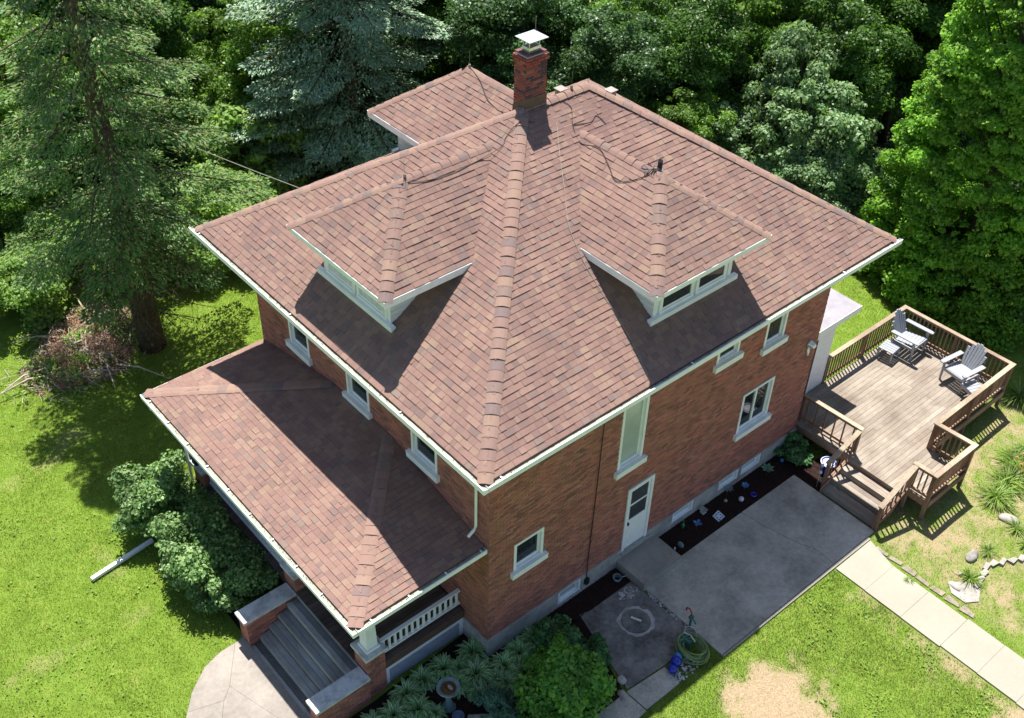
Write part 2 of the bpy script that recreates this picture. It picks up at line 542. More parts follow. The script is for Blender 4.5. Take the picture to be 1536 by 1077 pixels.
def clip_poly(poly, a, b, c):
    """keep a*x+b*y<=c"""
    out = []
    n = len(poly)
    for i in range(n):
        p, q = poly[i], poly[(i + 1) % n]
        dp = a * p[0] + b * p[1] - c
        dq = a * q[0] + b * q[1] - c
        if dp <= 0:
            out.append(p)
        if (dp < 0 < dq) or (dq < 0 < dp):
            t = dp / (dp - dq)
            out.append((p[0] + (q[0] - p[0]) * t, p[1] + (q[1] - p[1]) * t))
    return out
def clip_conv(poly, conv):
    n = len(conv)
    for i in range(n):
        p, q = conv[i], conv[(i + 1) % n]
        a, b = q[1] - p[1], -(q[0] - p[0])
        poly = clip_poly(poly, a, b, a * p[0] + b * p[1])
        if len(poly) < 3:
            return []
    return poly

UNIT = {}
def unit_shingle(h):
    if h not in UNIT:
        mb = MB()
        mb.add([(0, 0, h), (1, 0, h), (1, 1, .003), (0, 1, .003), (0, 0, 0), (1, 0, 0)],
               [(0, 1, 2, 3), (4, 5, 1, 0), (4, 0, 3), (5, 2, 1)])
        UNIT[h] = mb.mesh("shingle", M['shingle'])
    return UNIT[h]

CANDS = []   # (priority, part, matrix, h, builder, polygon)
CAMP = Vector((-10.17, -11.95, 22.28))
def shingles(part, P0, U, V, poly, indiv=0, e=.14, seed=0, hole=None):
    """shingle courses on a slope: P0 origin, U along the eave, V up-slope, poly convex in (u, v), counter-clockwise"""
    rr = random.Random(seed)
    P0, U, V = Vector(P0), Vector(U).normalized(), Vector(V).normalized()
    N = U.cross(V)
    umin = min(p[0] for p in poly)
    umax = max(p[0] for p in poly)
    vmax = max(p[1] for p in poly)
    whole, mb = [], MB()
    k = 0
    v = -.012
    while v < vmax:
        u = umin - rr.uniform(0, .3)
        while u < umax:
            w = rr.choice((.11, .14, .17, .2, .25))
            h = rr.choice((.013, .016, .024))
            ov = .03
            rect = [(u, v), (u + w - .003, v), (u + w - .003, v + e + ov), (u, v + e + ov)]
            c = clip_conv(rect, poly) if v >= 0 or k else clip_conv([(a, max(b, 0)) for a, b in rect], poly)
            if hole and c:
                mx = sum(p[0] for p in c) / len(c)
                my = sum(p[1] for p in c) / len(c)
                if hole(mx, my):
                    c = []
            if len(c) >= 3:
                full = len(c) == 4 and abs((c[2][0] - c[0][0])) > w * .97 and v > 0 and all(abs(p[0] - q[0]) < 1e-6 and abs(p[1] - q[1]) < 1e-6 for p, q in zip(sorted(c), sorted(rect)))
                if full:
                    pos = P0 + U * u + V * v
                    whole.append(((pos - CAMP).length, pos, w, e + ov, h))
                else:
                    add_clip(mb, c, v, e + ov, h, P0, U, V, N)
            u += w
        v += e
        k += 1
    whole.sort(key=lambda q: q[0])
    R3 = Matrix((U, V, N)).transposed().to_4x4()
    for i, (d, pos, w, l, h) in enumerate(whole):
        if i < indiv:
            T = Matrix.Translation(pos) @ R3 @ Matrix.Diagonal((w - .003, l, 1, 1))
            link("shingle", unit_shingle(h), part, T)
        else:
            rect = [(0, 0), (w - .003, 0), (w - .003, l), (0, l)]
            add_clip(mb, rect, 0, l, h, pos, U, V, N)
    mb.build("shingle_course", M['shingle'], part, kind="stuff")

def add_clip(mb, c, v0, l, h, P0, U, V, N):
    hh = lambda vv: .003 + (h - .003) * (1 - (vv - v0) / l)
    top = [P0 + U * a + V * b + N * hh(b) for a, b in c]
    bot = [P0 + U * a + V * b for a, b in c]
    n = len(c)
    mb.add(top + bot, [tuple(range(n))] + [(i, n + i, n + (i + 1) % n, (i + 1) % n) for i in range(n)])

def cap_row(part, A, B, w1, w2, spacing=.232, name="ridge_cap", half=.17):
    """folded cap pieces from A (low end) to B; w1/w2 in-plane directions down each slope, square to the line"""
    A, B = Vector(A), Vector(B)
    d = (B - A).normalized()
    w1, w2 = Vector(w1).normalized(), Vector(w2).normalized()
    up = (-(w1 + w2)).normalized()
    ln = (B - A).length
    def sec(o, lift, hw):
        q = []
        for i in range(9):
            t = (i - 4) / 4
            q.append(o + (w1 if t < 0 else w2) * hw * abs(t) + up * lift * (.3 + .75 * math.cos(t * 1.45)) - up * .022 * math.exp(-(t * 3) ** 2))
        return q
    meshes = []
    for lift in (.025, .031, .038):
        lo = sec(Vector((0, 0, 0)), lift, half)
        hi = sec(d * (spacing + .04), lift * .42, half * .93)
        un = sec(Vector((0, 0, 0)), .012, half)
        mb = MB()
        mb.add(lo + hi + un, [(i, i + 1, i + 10, i + 9) for i in range(8)] + [(i + 18, i + 19, i + 1, i) for i in range(8)] + [(0, 9, 18), (8, 26, 17)])
        meshes.append(mb.mesh(name, M['cap'], False))
    n = int(ln / spacing)
    rr = random.Random(int(abs(A.x * 31 + A.y * 17 + A.z)))
    for i in range(n):
        T = Matrix.Translation(A + d * (i * ln / n))
        link(name, rr.choice(meshes), part, T)

# --- structure of the main roof
roof = MB()
E = [(-OV, -OV), (L + OV, -OV), (L + OV, W + OV), (-OV, W + OV)]
RA, RB = (4.687, 4.63), (6.663, 4.63)
z = HE - .02
vs = [(x, y, z) for x, y in E] + [(*RA, HR - .02), (*RB, HR - .02)] + [(x, y, z - .17) for x, y in E]
roof.add(vs, [(3, 0, 4), (0, 1, 5, 4), (1, 2, 5), (2, 3, 4, 5), (0, 3, 9, 6), (1, 0, 6, 7), (2, 1, 7, 8), (3, 2, 8, 9), (6, 7, 8, 9)])
main_roof = roof.build("main_roof", M['shingle'], house)
cs = 1 / math.sqrt(1 + S * S)
sl = (4.63 + OV) / cs   # slope length
wid, len_ = W + 2 * OV, L + 2 * OV
shingles(main_roof, (-OV, W + OV, HE), (0, -1, 0), (cs, 0, S * cs), [(0, 0), (wid, 0), (wid / 2, sl)], 70, seed=1)
shingles(main_roof, (-OV, -OV, HE), (1, 0, 0), (0, cs, S * cs), [(0, 0), (len_, 0), (RB[0] + OV, sl), (RA[0] + OV, sl)], 110, seed=2)
shingles(main_roof, (L + OV, -OV, HE), (0, 1, 0), (-cs, 0, S * cs), [(0, 0), (wid, 0), (wid / 2, sl)], 0, seed=3)
shingles(main_roof, (L + OV, W + OV, HE), (-1, 0, 0), (0, -cs, S * cs), [(0, 0), (len_, 0), (L + OV - RA[0], sl), (L + OV - RB[0], sl)], 0, seed=4)

def hip_dirs(n1, n2, d):
    """perpendiculars to line d lying in each plane, pointing down"""
    out = []
    for n in (n1, n2):
        w = Vector(n).cross(Vector(d)).normalized()
        if w.z > 0:
            w = -w
        out.append(w)
    return out
NF, NR, NB, NK = Vector((-S, 0, 1)), Vector((0, -S, 1)), Vector((0, S, 1)), Vector((S, 0, 1))
def hip(part, A, B, n1, n2, **kw):
    d = Vector(B) - Vector(A)
    w = []
    for n, o in ((n1, n2), (n2, n1)):
        x = Vector(n).cross(d).normalized()
        # must point away from the other plane
        if x.dot(Vector(n) * 0 + (Vector(n) - Vector(o))) < 0:
            x = -x
        w.append(x)
    cap_row(part, A, B, w[0], w[1], **kw)
up_ = Vector((0, 0, .012))
hip(main_roof, (-OV, -OV, HE + .012), (*RA, HR + .012), NF, NR)
hip(main_roof, (-OV, W + OV, HE + .012), (*RA, HR + .012), NF, NB)
hip(main_roof, (L + OV, -OV, HE + .012), (*RB, HR + .012), NR, NK)
hip(main_roof, (*RA, HR + .012), (*RB, HR + .012), NR, NB)

# --- gutters: A->B with outward direction o
def gutter(part, A, B, o, gap=1.1, drop=.01):
    A, B, o = Vector(A), Vector(B), Vector(o)
    d = (B - A).normalized()
    ln = (B - A).length
    T = Matrix((d, o, Vector((0, 0, 1)))).transposed().to_4x4()
    T.translation = A
    g = MB()
    g.box(-.0, ln, .108, .122, -.115, -.005 + drop, T)
    g.box(-.0, ln, .100, .128, -.004 + drop, .008 + drop, T)
    g.box(-.0, ln, .0, .107, -.115, -.108, T)
    x = .35
    while x < ln:
        g.box(x, x + .03, .012, .107, -.014, .003, T)
        x += gap
    g.box(-.0, .004, .008, .107, -.107, 0, T)
    g.box(ln - .004, ln, .008, .107, -.107, 0, T)
    go = g.build("gutter", M['white'], part)
    b = MB()
    b.box(.005, ln - .005, .003, .106, -.107, -.035, T)
    b.build("gutter_bed", M['gutter_bed'], go if part.parent is None else part)
    rg_ = random.Random(int(ln * 100))
    q = MB()
    for _ in range(int(ln * 16)):
        x, yy, r = rg_.uniform(.05, ln - .05), rg_.uniform(.012, .095), rg_.uniform(.008, .024)
        a = rg_.uniform(0, 3.14)
        dx, dy = math.cos(a) * r, math.sin(a) * r * .6
        q.add([T @ Vector(v) for v in ((x - dx, yy - dy, -.03), (x + dy, max(.008, min(.1, yy - dx * .5)), -.024), (x + dx, yy + dy, -.03), (x - dy, max(.008, min(.1, yy + dx * .5)), -.026))], [(0, 1, 2, 3)])
    q.build("leaf_litter", M['chip'], go if part.parent is None else part, kind="stuff")
    return go
gz = HE - .012
gutter(house, (-OV - .004, W + OV + .12, gz), (-OV - .004, -OV - .125, gz), (-1, 0, 0), 4.1)
gutter(house, (-OV - .0, -OV - .004, gz), (L + OV + .1, -OV - .004, gz), (0, -1, 0), 5.3)
fa = MB()
fa.box(-OV + .003, -OV + .025, -OV, W + OV, HE - .21, HE - .193)
fa.box(L + OV + .002, L + OV + .03, -OV - .02, W + OV, HE - .2, HE - .03)
fa.box(-OV - .02, L + OV, W + OV + .002, W + OV + .03, HE - .2, HE - .03)
fa.build("fascia", M['white'], house)
so = MB()
so.box(-OV + .03, L + OV - .03, -OV + .03, W + OV - .03, HE - .225, HE - .195)
so.build("soffit", M['white'], house)

# --- dormers in local frame: a along the eave, b inward from the main eave line
DZ, DR, DB, DH = 8.97, 10.3, .496, 1.785
SD = (DR - DZ) / DH
def dormer(O, A_, B_, idx, label, windows, pane='glass'):
    O, A_, B_ = Vector(O), Vector(A_), Vector(B_)
    P = lambda a, b, zz: O + A_ * a + B_ * b + Vector((0, 0, zz))
    main = lambda b: HE + S * b
    d = MB()
    wb = DB + .50     # front wall plane
    ha = DH - .55
    top = DZ - .1
    bt = (top - HE) / S
    d.add([P(-ha, wb, main(wb) - .1), P(ha, wb, main(wb) - .1), P(ha, wb, top), P(-ha, wb, top), P(-ha, bt, top), P(ha, bt, top)],
          [(0, 1, 2, 3), (1, 5, 2), (0, 3, 4)])
    part = d.build("dormer", M['siding'], house, label=label)
    # roof body
    rb = MB()
    bm = lambda zz: (zz - HE) / S + .25
    tip = P(0, DB + DH, DR - .02)
    rb.add([P(-DH, DB, DZ - .02), P(DH, DB, DZ - .02), tip, P(0, bm(DR), DR - .02), P(-DH, bm(DZ), DZ - .02), P(DH, bm(DZ), DZ - .02),
            P(-DH, DB, DZ - .1), P(DH, DB, DZ - .1), P(-DH, bm(DZ), DZ - .1), P(DH, bm(DZ), DZ - .1)],
           [(0, 1, 2), (1, 5, 3, 2), (0, 2, 3, 4), (6, 8, 9, 7)])
    rb.build("dormer_roof", M['shingle'], part)
    c = 1 / math.sqrt(1 + SD * SD)
    up = Vector((0, 0, 1))
    sls = DH / c
    left_to_right = A_ if A_.cross(B_).z > 0 else -A_
    s_ = 1 if left_to_right == A_ else -1
    # front slope
    shingles(part, P(-DH * s_, DB, DZ), left_to_right, B_ * c + up * SD * c, [(0, 0), (2 * DH, 0), (DH, sls)], 15, seed=idx * 10 + 1)
    bz = (DZ - HE) / S - DB
    br = (DR - HE) / S - DB
    # right side slope (towards +left_to_right): U runs along B_
    shingles(part, P(DH * s_, DB, DZ), B_, -left_to_right * c + up * SD * c, [(0, 0), (bz + .02, 0), (br + .02, sls), (DH, sls)], 12 if idx < 2 else 0, seed=idx * 10 + 2)
    # left side: U runs along -B_, origin at the valley end
    shingles(part, P(-DH * s_, DB + bz, DZ), -B_, left_to_right * c + up * SD * c, [(0, 0), (bz, 0), (bz - DH, sls), (bz - br, sls)], 12 if idx == 1 else 0, seed=idx * 10 + 3)
    nf = (-B_ * SD + up)
    nr = (left_to_right * SD + up)
    nl = (-left_to_right * SD + up)
    e_ = up * .012
    hip(part, P(DH * s_, DB, DZ) + e_, P(0, DB + DH, DR) + e_, nf, nr, spacing=.235)
    hip(part, P(-DH * s_, DB, DZ) + e_, P(0, DB + DH, DR) + e_, nf, nl, spacing=.235)
    hip(part, P(0, DB + DH, DR) + e_, P(0, br + DB - .02, DR) + e_, nr, nl, spacing=.235)
    # fascia boards
    T = Matrix((A_, B_, up)).transposed().to_4x4()
    T.translation = O
    f = MB()
    f.box(-DH - .02, DH + .02, DB - .025, DB - .002, DZ - .125, DZ - .005, T)
    for sg in (-1, 1):
        x0, x1 = sorted((sg * (DH + .002), sg * (DH + .024)))
        f.box(x0, x1, DB, bz + DB + .03, DZ - .17, DZ - .005, T)
    f.box(-DH, DH, DB, (top - HE) / S + .2, DZ - .13, DZ - .11, T)
    f.build("fascia", M['white'], part)
    # base board, corner boards
    g = MB()
    zb = main(wb)
    g.box(-ha - .16, ha + .16, wb - .12, wb - .002, zb - .06, zb + .06, T)
    g.build("base_board", M['white'], part)
    for x0, x1 in windows:
        w = MB()
        z0, z1 = zb + .13, top - .01
        w.box(x0 - .09, x0, wb - .035, wb - .003, z0, z1, T)
        w.box(x1, x1 + .09, wb - .035, wb - .003, z0, z1, T)
        w.box(x0 - .09, x1 + .09, wb - .05, wb - .003, z0 - .07, z0, T)
        w.box(x0, x1, wb - .035, wb - .003, z1 - .05, z1, T)
        w.box(x0, x1, wb - .02, wb - .003, z0, z0 + .045, T)
        wo = w.build("window", M['white'], part)
        p = MB()
        p.box(x0, x1, wb - .012, wb - .004, z0 + .045, z1 - .05, T)
        p.build("window_glass", M[pane], part)
    k = MB()
    for sg in (-1, 1):
        for j in range(7):
            zz = zb + .1 + j * .13
            b1 = (zz - HE) / S
            x0, x1 = sorted((sg * (ha + .001), sg * (ha + .012)))
            k.box(x0, x1, wb, b1 + .25, zz, zz + .118, T)
    for sg in (-1, 1):
        x0, x1 = sorted((sg * (ha - .1), sg * (ha + .018)))
        k.box(x0, x1, wb - .02, wb - .003, zb - .02, top, T)
    k.build("siding_board", M['siding'], part, kind="stuff")
    return part
dormer((-OV, 4.63, 0), (0, 1, 0), (1, 0, 0), 0, "front dormer above the porch", [(-1.05, -.12), (.12, 1.05)], 'orna')
dormer((5.755, -OV, 0), (1, 0, 0), (0, 1, 0), 1, "side dormer above the side door", [(-.98, -.1), (.16, .98)])
dormer((5.755, W + OV, 0), (1, 0, 0), (0, -1, 0), 2, "far dormer behind the chimney", [(-1.05, -.12), (.12, 1.05)])

# --- walls
ZB = .62
ZT = HE - .225
right_op = [(.72, 1.6, 2.55, 3.42), (3.85, 4.68, 3.72, 5.75), (6.98, 7.8, 5.29, 6.6), (8.82, 9.62, 4.87, 6.6),
            (8.42, 9.68, 2.16, 3.5), (4.36, 5.27, .5, 2.74)]
front_op = [(6.86, 7.76, 4.72, 6.45), (4.33, 5.25, 4.72, 6.45), (1.78, 2.72, 4.72, 6.45),
            (1.5, 2.9, 1.9, 3.3), (4.2, 5.15, .95, 3.05), (6.3, 7.7, 1.9, 3.3)]

def wall(T, length, openings, indiv, seed, corner=0.0, z0=ZB, name="wall"):
    """T maps (a, depth outward, z) to the world"""
    xs = sorted({0, length} | {v for o in openings for v in o[:2]})
    zs = sorted({z0, ZT} | {min(max(v, z0), ZT) for o in openings for v in o[2:]})
    b = MB()
    for i in range(len(xs) - 1):
        for j in range(len(zs) - 1):
            mx, mz = (xs[i] + xs[i + 1]) / 2, (zs[j] + zs[j + 1]) / 2
            if any(o[0] < mx < o[1] and o[2] < mz < o[3] for o in openings):
                continue
            b.add([T @ Vector(p) for p in ((xs[i], -.014, zs[j]), (xs[i + 1], -.014, zs[j]), (xs[i + 1], -.014, zs[j + 1]), (xs[i], -.014, zs[j + 1]))], [(0, 1, 2, 3)])
    part = b.build(name, M['mortar'], house)
    rr = random.Random(seed)
    bw, bh, g = .185, .058, .012
    whole = []
    mb = MB()
    zz, k = z0 + .004, 0
    unit = MB()
    unit.add([(0, 0, 0), (1, 0, 0), (1, 0, 1), (0, 0, 1), (0, -1, 0), (1, -1, 0), (1, -1, 1), (0, -1, 1)],
             [(0, 1, 2, 3), (0, 4, 5, 1), (3, 2, 6, 7), (0, 3, 7, 4), (1, 5, 6, 2)])
    um = unit.mesh("brick", M['brick'])
    while zz + bh < ZT:
        x = corner - (0 if k % 2 == 0 else (bw + g) / 2)
        while x < length:
            segs = [(max(x, corner), min(x + bw, length))]
            for o in openings:
                if zz + bh > o[2] and zz < o[3]:
                    ns = []
                    for a, c in segs:
                        if c <= o[0] or a >= o[1]:
                            ns.append((a, c))
                        else:
                            if a < o[0]:
                                ns.append((a, o[0]))
                            if c > o[1]:
                                ns.append((o[1], c))
                    segs = ns
            for a, c in segs:
                if c - a < .02:
                    continue
                pr = rr.uniform(-.004, .004)
                ctr = T @ Vector((a, 0, zz))
                whole.append(((ctr - CAMP).length + (0 if zz > ZB + .3 else 5), a, c, zz, pr))
            x += bw + g
        zz += bh + g
        k += 1
    whole.sort()
    for i, (dd, a, c, q, pr) in enumerate(whole):
        if i < indiv:
            link("brick", um, part, T @ Matrix.Translation((a, pr, q)) @ Matrix.Diagonal((c - a, .013 + pr, bh, 1)))
        else:
            y0, y1 = -.013, pr
            P = [T @ Vector(p) for p in ((a, y1, q), (c, y1, q), (c, y1, q + bh), (a, y1, q + bh), (a, y0, q), (c, y0, q), (c, y0, q + bh), (a, y0, q + bh))]
            mb.add(P, [(0, 1, 2, 3), (0, 4, 5, 1), (3, 2, 6, 7), (0, 3, 7, 4), (1, 5, 6, 2)])
    mb.build("brickwork", M['brick'], part, kind="stuff")
    return part
TR = Matrix(((1, 0, 0, 0), (0, -1, 0, 0), (0, 0, 1, 0), (0, 0, 0, 1)))     # right wall: a=x, outward = -y
TF = Matrix(((0, -1, 0, 0), (1, 0, 0, 0), (0, 0, 1, 0), (0, 0, 0, 1)))     # front wall: a=y, outward = -x
TK = Matrix(((0, 1, 0, L), (1, 0, 0, 0), (0, 0, 1, 0), (0, 0, 0, 1)))      # rear
TL = Matrix(((1, 0, 0, 0), (0, 1, 0, W), (0, 0, 1, 0), (0, 0, 0, 1)))      # far side
wall(TR, L, right_op, 170, 5)
wall(TF, W, front_op, 50, 6, corner=.016)
wall(TK, W, [], 0, 7, corner=.016)
wall(TL, L, [], 0, 8)

# foundation with basement window openings
fo = MB()
bops = [(2.2, 2.98, .12, .60), (6.25, 7.1, .2, .61), (8.08, 8.92, .2, .61), (9.02, 9.86, .2, .61)]
xs = [-.03] + [v for o in bops for v in o[:2]] + [L + .03]
for i in range(len(xs) - 1):
    if i % 2 == 0:
        if xs[i] < 4.36 < xs[i + 1]:
            fo.box(xs[i], 4.36, -.035, .2, -.1, ZB)
            fo.box(4.36, 5.27, -.035, .2, -.1, .5)
            fo.box(5.27, xs[i + 1], -.035, .2, -.1, ZB)
        else:
            fo.box(xs[i], xs[i + 1], -.035, .2, -.1, ZB)
    else:
        o = bops[i // 2]
        fo.box(xs[i], xs[i + 1], -.035, .2, -.1, o[2])
        fo.box(xs[i], xs[i + 1], -.035, .2, o[3], ZB)
fo.box(-.035, .1, .2, W, -.1, ZB)
fo.box(.1, L + .03, W - .2, W + .03, -.1, ZB)
fo.box(L - .2, L + .03, .2, W - .2, -.1, ZB)
fo.build("foundation", M['foundation'], house)

def window(T, a0, a1, z0, z1, kind="single", sill=True, glass='glass', name="window"):
    w = MB()
    J = .075
    w.box(a0, a0 + J, -.13, .012, z0, z1, T)
    w.box(a1 - J, a1, -.13, .012, z0, z1, T)
    w.box(a0 + J, a1 - J, -.13, .012, z1 - .07, z1, T)
    w.box(a0 + J, a1 - J, -.13, .004, z0, z0 + .035, T)
    part = w.build(name, M['white'], house)
    s = MB()
    mid = (z0 + z1) / 2
    i0, i1, j0, j1 = a0 + J, a1 - J, z0 + .036, z1 - .071
    s.box(i0, i0 + .045, -.10, -.06, j0, j1, T)
    s.box(i1 - .045, i1, -.10, -.06, j0, j1, T)
    s.box(i0 + .045, i1 - .045, -.10, -.06, j0, j0 + .06, T)
    s.box(i0 + .045, i1 - .045, -.10, -.06, j1 - .045, j1, T)
    if kind == "hung":
        s.box(i0 + .045, i1 - .045, -.098, -.052, mid - .02, mid + .02, T)
    if kind == "double":
        c = (a0 + a1) / 2
        s.box(c - .035, c + .035, -.11, -.045, j0 + .06, j1 - .045, T)
    s.build("sash", M['white'], part)
    panes = [(i0 + .045, i1 - .045, j0 + .06, j1 - .045)]
    if kind == "hung":
        p = panes[0]
        panes = [(p[0], p[1], p[2], mid - .02), (p[0], p[1], mid + .02, p[3])]
    if kind == "double":
        p = panes[0]
        c = (a0 + a1) / 2
        panes = [(p[0], c - .035, p[2], p[3]), (c + .035, p[1], p[2], p[3])]
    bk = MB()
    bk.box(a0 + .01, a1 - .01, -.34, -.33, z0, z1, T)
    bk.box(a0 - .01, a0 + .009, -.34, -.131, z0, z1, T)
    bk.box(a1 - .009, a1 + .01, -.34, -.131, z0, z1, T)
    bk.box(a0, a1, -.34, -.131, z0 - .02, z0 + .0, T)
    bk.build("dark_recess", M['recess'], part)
    if kind != "double" and sill and glass == 'glass':
        cu = MB()
        cu.box(a0 + J + .05, a1 - J - .05, -.14, -.13, z1 - (z1 - z0) * .34, z1 - .08, T)
        cu.build("roller_blind", M['orna'], part)
    if kind == "double":
        for q in (a0 + J + .04, a1 - J - .3, (a0 + a1) / 2 + .05):
            cu = MB()
            for i in range(4):
                cu.box(q + i * .05, q + i * .05 + .04, -.16 - .012 * (i % 2), -.15 - .012 * (i % 2), z0 + (z1 - z0) * (.3 + .06 * i), z1 - .08, T)
            cu.build("curtain", M['orna'], part)
    for p in panes:
        g = MB()
        g.box(p[0], p[1], -.088, -.08, p[2], p[3], T)
        g.build("pane", M['pane' if glass == 'glass' else glass], part)
    if sill:
        q = MB()
        q.box(a0 - .09, a1 + .09, .001, .10, z0 - .17, z0 - .012, T)
        q.box(a0 - .09, a1 + .09, .001, .115, z0 - .011, z0 + .012, T)
        q.build("sill", M['white'], part)
    return part
window(TR, *right_op[0][:2], *right_op[0][2:], "single")
wt = window(TR, *right_op[1][:2], *right_op[1][2:], "single", glass='blind')
wt['label'] = "tall stair window with a pale blind"
window(TR, *right_op[2][:2], *right_op[2][2:], "hung")
window(TR, *right_op[3][:2], *right_op[3][2:], "single")
wd = window(TR, *right_op[4][:2], *right_op[4][2:], "double")
wd['label'] = "wide two-pane kitchen window"
for o in front_op[:3]:
    window(TF, *o[:2], *o[2:], "hung")
for o in (front_op[3], front_op[5]):
    window(TF, *o[:2], *o[2:], "double")
window(TF, *front_op[4][:2], *front_op[4][2:], "hung", False, name="front_door")
for o in bops:
    bw_ = window(TR, *o[:2], *o[2:], "single", False, 'blind')
    bw_['label'] = "low basement window in the foundation"
# side door
a0, a1, z0, z1 = right_op[5]
d = MB()
d.box(a0, a0 + .085, -.12, .03, z0, z1, TR)
d.box(a1 - .085, a1, -.12, .03, z0, z1, TR)
d.box(a0 + .085, a1 - .085, -.12, .03, z1 - .08, z1, TR)
door = d.build("side_door", M['white'], house)
d = MB()
b0, b1, c0, c1 = a0 + .087, a1 - .087, z0 + .01, z1 - .082
d.box(b0, b1, -.03, 0, c0, 1.55, TR)
d.box(b0, b0 + .07, -.03, 0, 1.55, c1, TR)
d.box(b1 - .07, b1, -.03, 0, 1.55, c1, TR)
d.box(b0 + .07, b1 - .07, -.03, 0, c1 - .08, c1, TR)
d.box(b0 + .07, b1 - .07, -.028, -.004, 2.05, 2.1, TR)
d.build("door_leaf", M['white'], door)
for q0, q1 in ((1.55, 2.05), (2.1, c1 - .08)):
    d = MB()
    d.box(b0 + .07, b1 - .07, -.024, -.014, q0, q1, TR)
    d.build("pane", M['glass'], door)
d = MB()
d.box(b0 + .02, b0 + .06, .001, .05, 1.42, 1.5, TR)
d.build("handle", M['black'], door)
d = MB()
d.box(a0 - .05, a1 + .05, .036, .10, z0 - .05, z0 - .005, TR)
d.build("threshold", M['foundation'], door)

# --- chimney
cx0, cx1, cy0, cy1 = 4.74, 5.32, 4.58, 5.0
ZC = 12.02
core = MB()
core.box(cx0 + .012, cx1 - .012, cy0 + .012, cy1 - .012, 9.9, ZC - .012)
chimney = core.build("chimney", M['mortar_light'], house)
def chim_bricks():
    zz, k = 10.5, 0
    ub = MB()
    ub.box(0, 1, 0, 1, 0, 1)
    um = ub.mesh("brick", M['chim_brick'])
    ud = ub.mesh("brick", M['dark_brick'])
    while zz < ZC - .05:
        fl = .03 if zz > ZC - .22 else (.015 if zz > ZC - .3 else 0)
        x0, x1, y0, y1 = cx0 - fl, cx1 + fl, cy0 - fl, cy1 + fl
        t = .02 + fl
        off = .09 if k % 2 else 0
        def row(a0, a1, o):
            res, a = [], a0 - o
            while a < a1 - .01:
                s_, e_ = max(a, a0), min(a + .185, a1)
                if e_ - s_ > .02:
                    res.append((s_, e_))
                a += .2
            return res
        for s_, e_ in row(x0, x1, off):
            link("brick", um, chimney, Matrix.Translation((s_, y0, zz)) @ Matrix.Diagonal((e_ - s_, t, .058, 1)))
            link("brick", um, chimney, Matrix.Translation((s_, y1 - t, zz)) @ Matrix.Diagonal((e_ - s_, t, .058, 1)))
        for s_, e_ in row(y0 + t + .012, y1 - t - .012, .1 - off):
            link("brick", um, chimney, Matrix.Translation((x0, s_, zz)) @ Matrix.Diagonal((t, e_ - s_, .058, 1)))
            link("brick", um, chimney, Matrix.Translation((x1 - t, s_, zz)) @ Matrix.Diagonal((t, e_ - s_, .058, 1)))
        zz += .071
        k += 1
    # top ledge of dark bricks, stepped in
    for (i, j) in [(i, j) for i in range(4) for j in range(3)]:
        if 0 < i < 3 and j == 1:
            continue
        link("brick", ud, chimney, Matrix.Translation((cx0 + .02 + i * .141, cy0 + .02 + j * .145, zz)) @ Matrix.Diagonal((.132, .135, .045, 1)))
chim_bricks()
c = MB()
c.box(cx0 + .13, cx1 - .13, cy0 + .1, cy1 - .1, ZC - .0, ZC + .07)
c.build("flue_crown", M['stone'], chimney)
c = MB()
x0, x1, y0, y1, zz = cx0 + .12, cx1 - .12, cy0 + .09, cy1 - .09, ZC + .072
c.box(x0, x1, y0, y0 + .012, zz, zz + .06)
c.box(x0, x1, y1 - .012, y1, zz, zz + .06)
c.box(x0, x0 + .012, y0 + .013, y1 - .013, zz, zz + .06)
c.box(x1 - .012, x1, y0 + .013, y1 - .013, zz, zz + .06)
for px in (x0 + .02, x1 - .032):
    for py in (y0 + .02, y1 - .032):
        c.box(px, px + .012, py, py + .012, zz + .0, zz + .24)
c.build("flue_frame", M['steel'], chimney)
c = MB()
xm, ym = (cx0 + cx1) / 2, (cy0 + cy1) / 2
c.add([(xm - .27, ym - .24, zz + .255), (xm + .27, ym - .24, zz + .255), (xm + .27, ym + .24, zz + .255), (xm - .27, ym + .24, zz + .255), (xm, ym, zz + .272),
       (xm - .27, ym - .24, zz + .241), (xm + .27, ym - .24, zz + .241), (xm + .27, ym + .24, zz + .241), (xm - .27, ym + .24, zz + .241)],
      [(0, 1, 4), (1, 2, 4), (2, 3, 4), (3, 0, 4), (0, 5, 6, 1), (1, 6, 7, 2), (2, 7, 8, 3), (3, 8, 5, 0), (8, 7, 6, 5)])
c.build("chimney_lid", M['steel'], chimney)
c = MB()   # skirt flashing follows the roof
f0 = .016
zf = lambda y: HR - S * abs(y - 4.63)
zl, zh = zf(cy0 - f0) - .03, zf(cy0 - f0) + .26
c.box(cx0 - f0, cx1 + f0, cy0 - f0, cy0 - .003, zl, zh)
for xa, xb in ((cx0 - f0, cx0 - .003), (cx1 + .003, cx1 + f0)):
    y0, y1 = cy0 - .003, cy1 + .01
    vs = [(x, y, q) for x in (xa, xb) for y, q in ((y0, zf(y0) - .05), (y1, zf(y1) - .05), (y1, zf(y1) + .2), (y0, zh))]
    c.add(vs, [(0, 1, 2, 3), (7, 6, 5, 4), (3, 2, 6, 7), (0, 3, 7, 4), (1, 5, 6, 2)])
c.box(cx0 - .03, cx1 + .03, cy0 - .09, cy0 - f0 - .002, zf(cy0 - .05) + .012, zf(cy0 - .05) + .022)
c.build("flashing", M['flash'], chimney)
# small roof vents behind the ridge
for vx, vy in ((6.22, 5.05), (7.45, 4.63)):
    v = MB()
    zz = HR - S * abs(vy - 4.63) if vx < 6.6 else HR - S * (vx - RB[0])
    v.box(vx - .09, vx + .09, vy - .09, vy + .09, zz - .1, zz + .11)
    v.box(vx - .12, vx + .12, vy - .12, vy + .12, zz + .112, zz + .13)
    v.build("roof_vent", M['flag'], house)
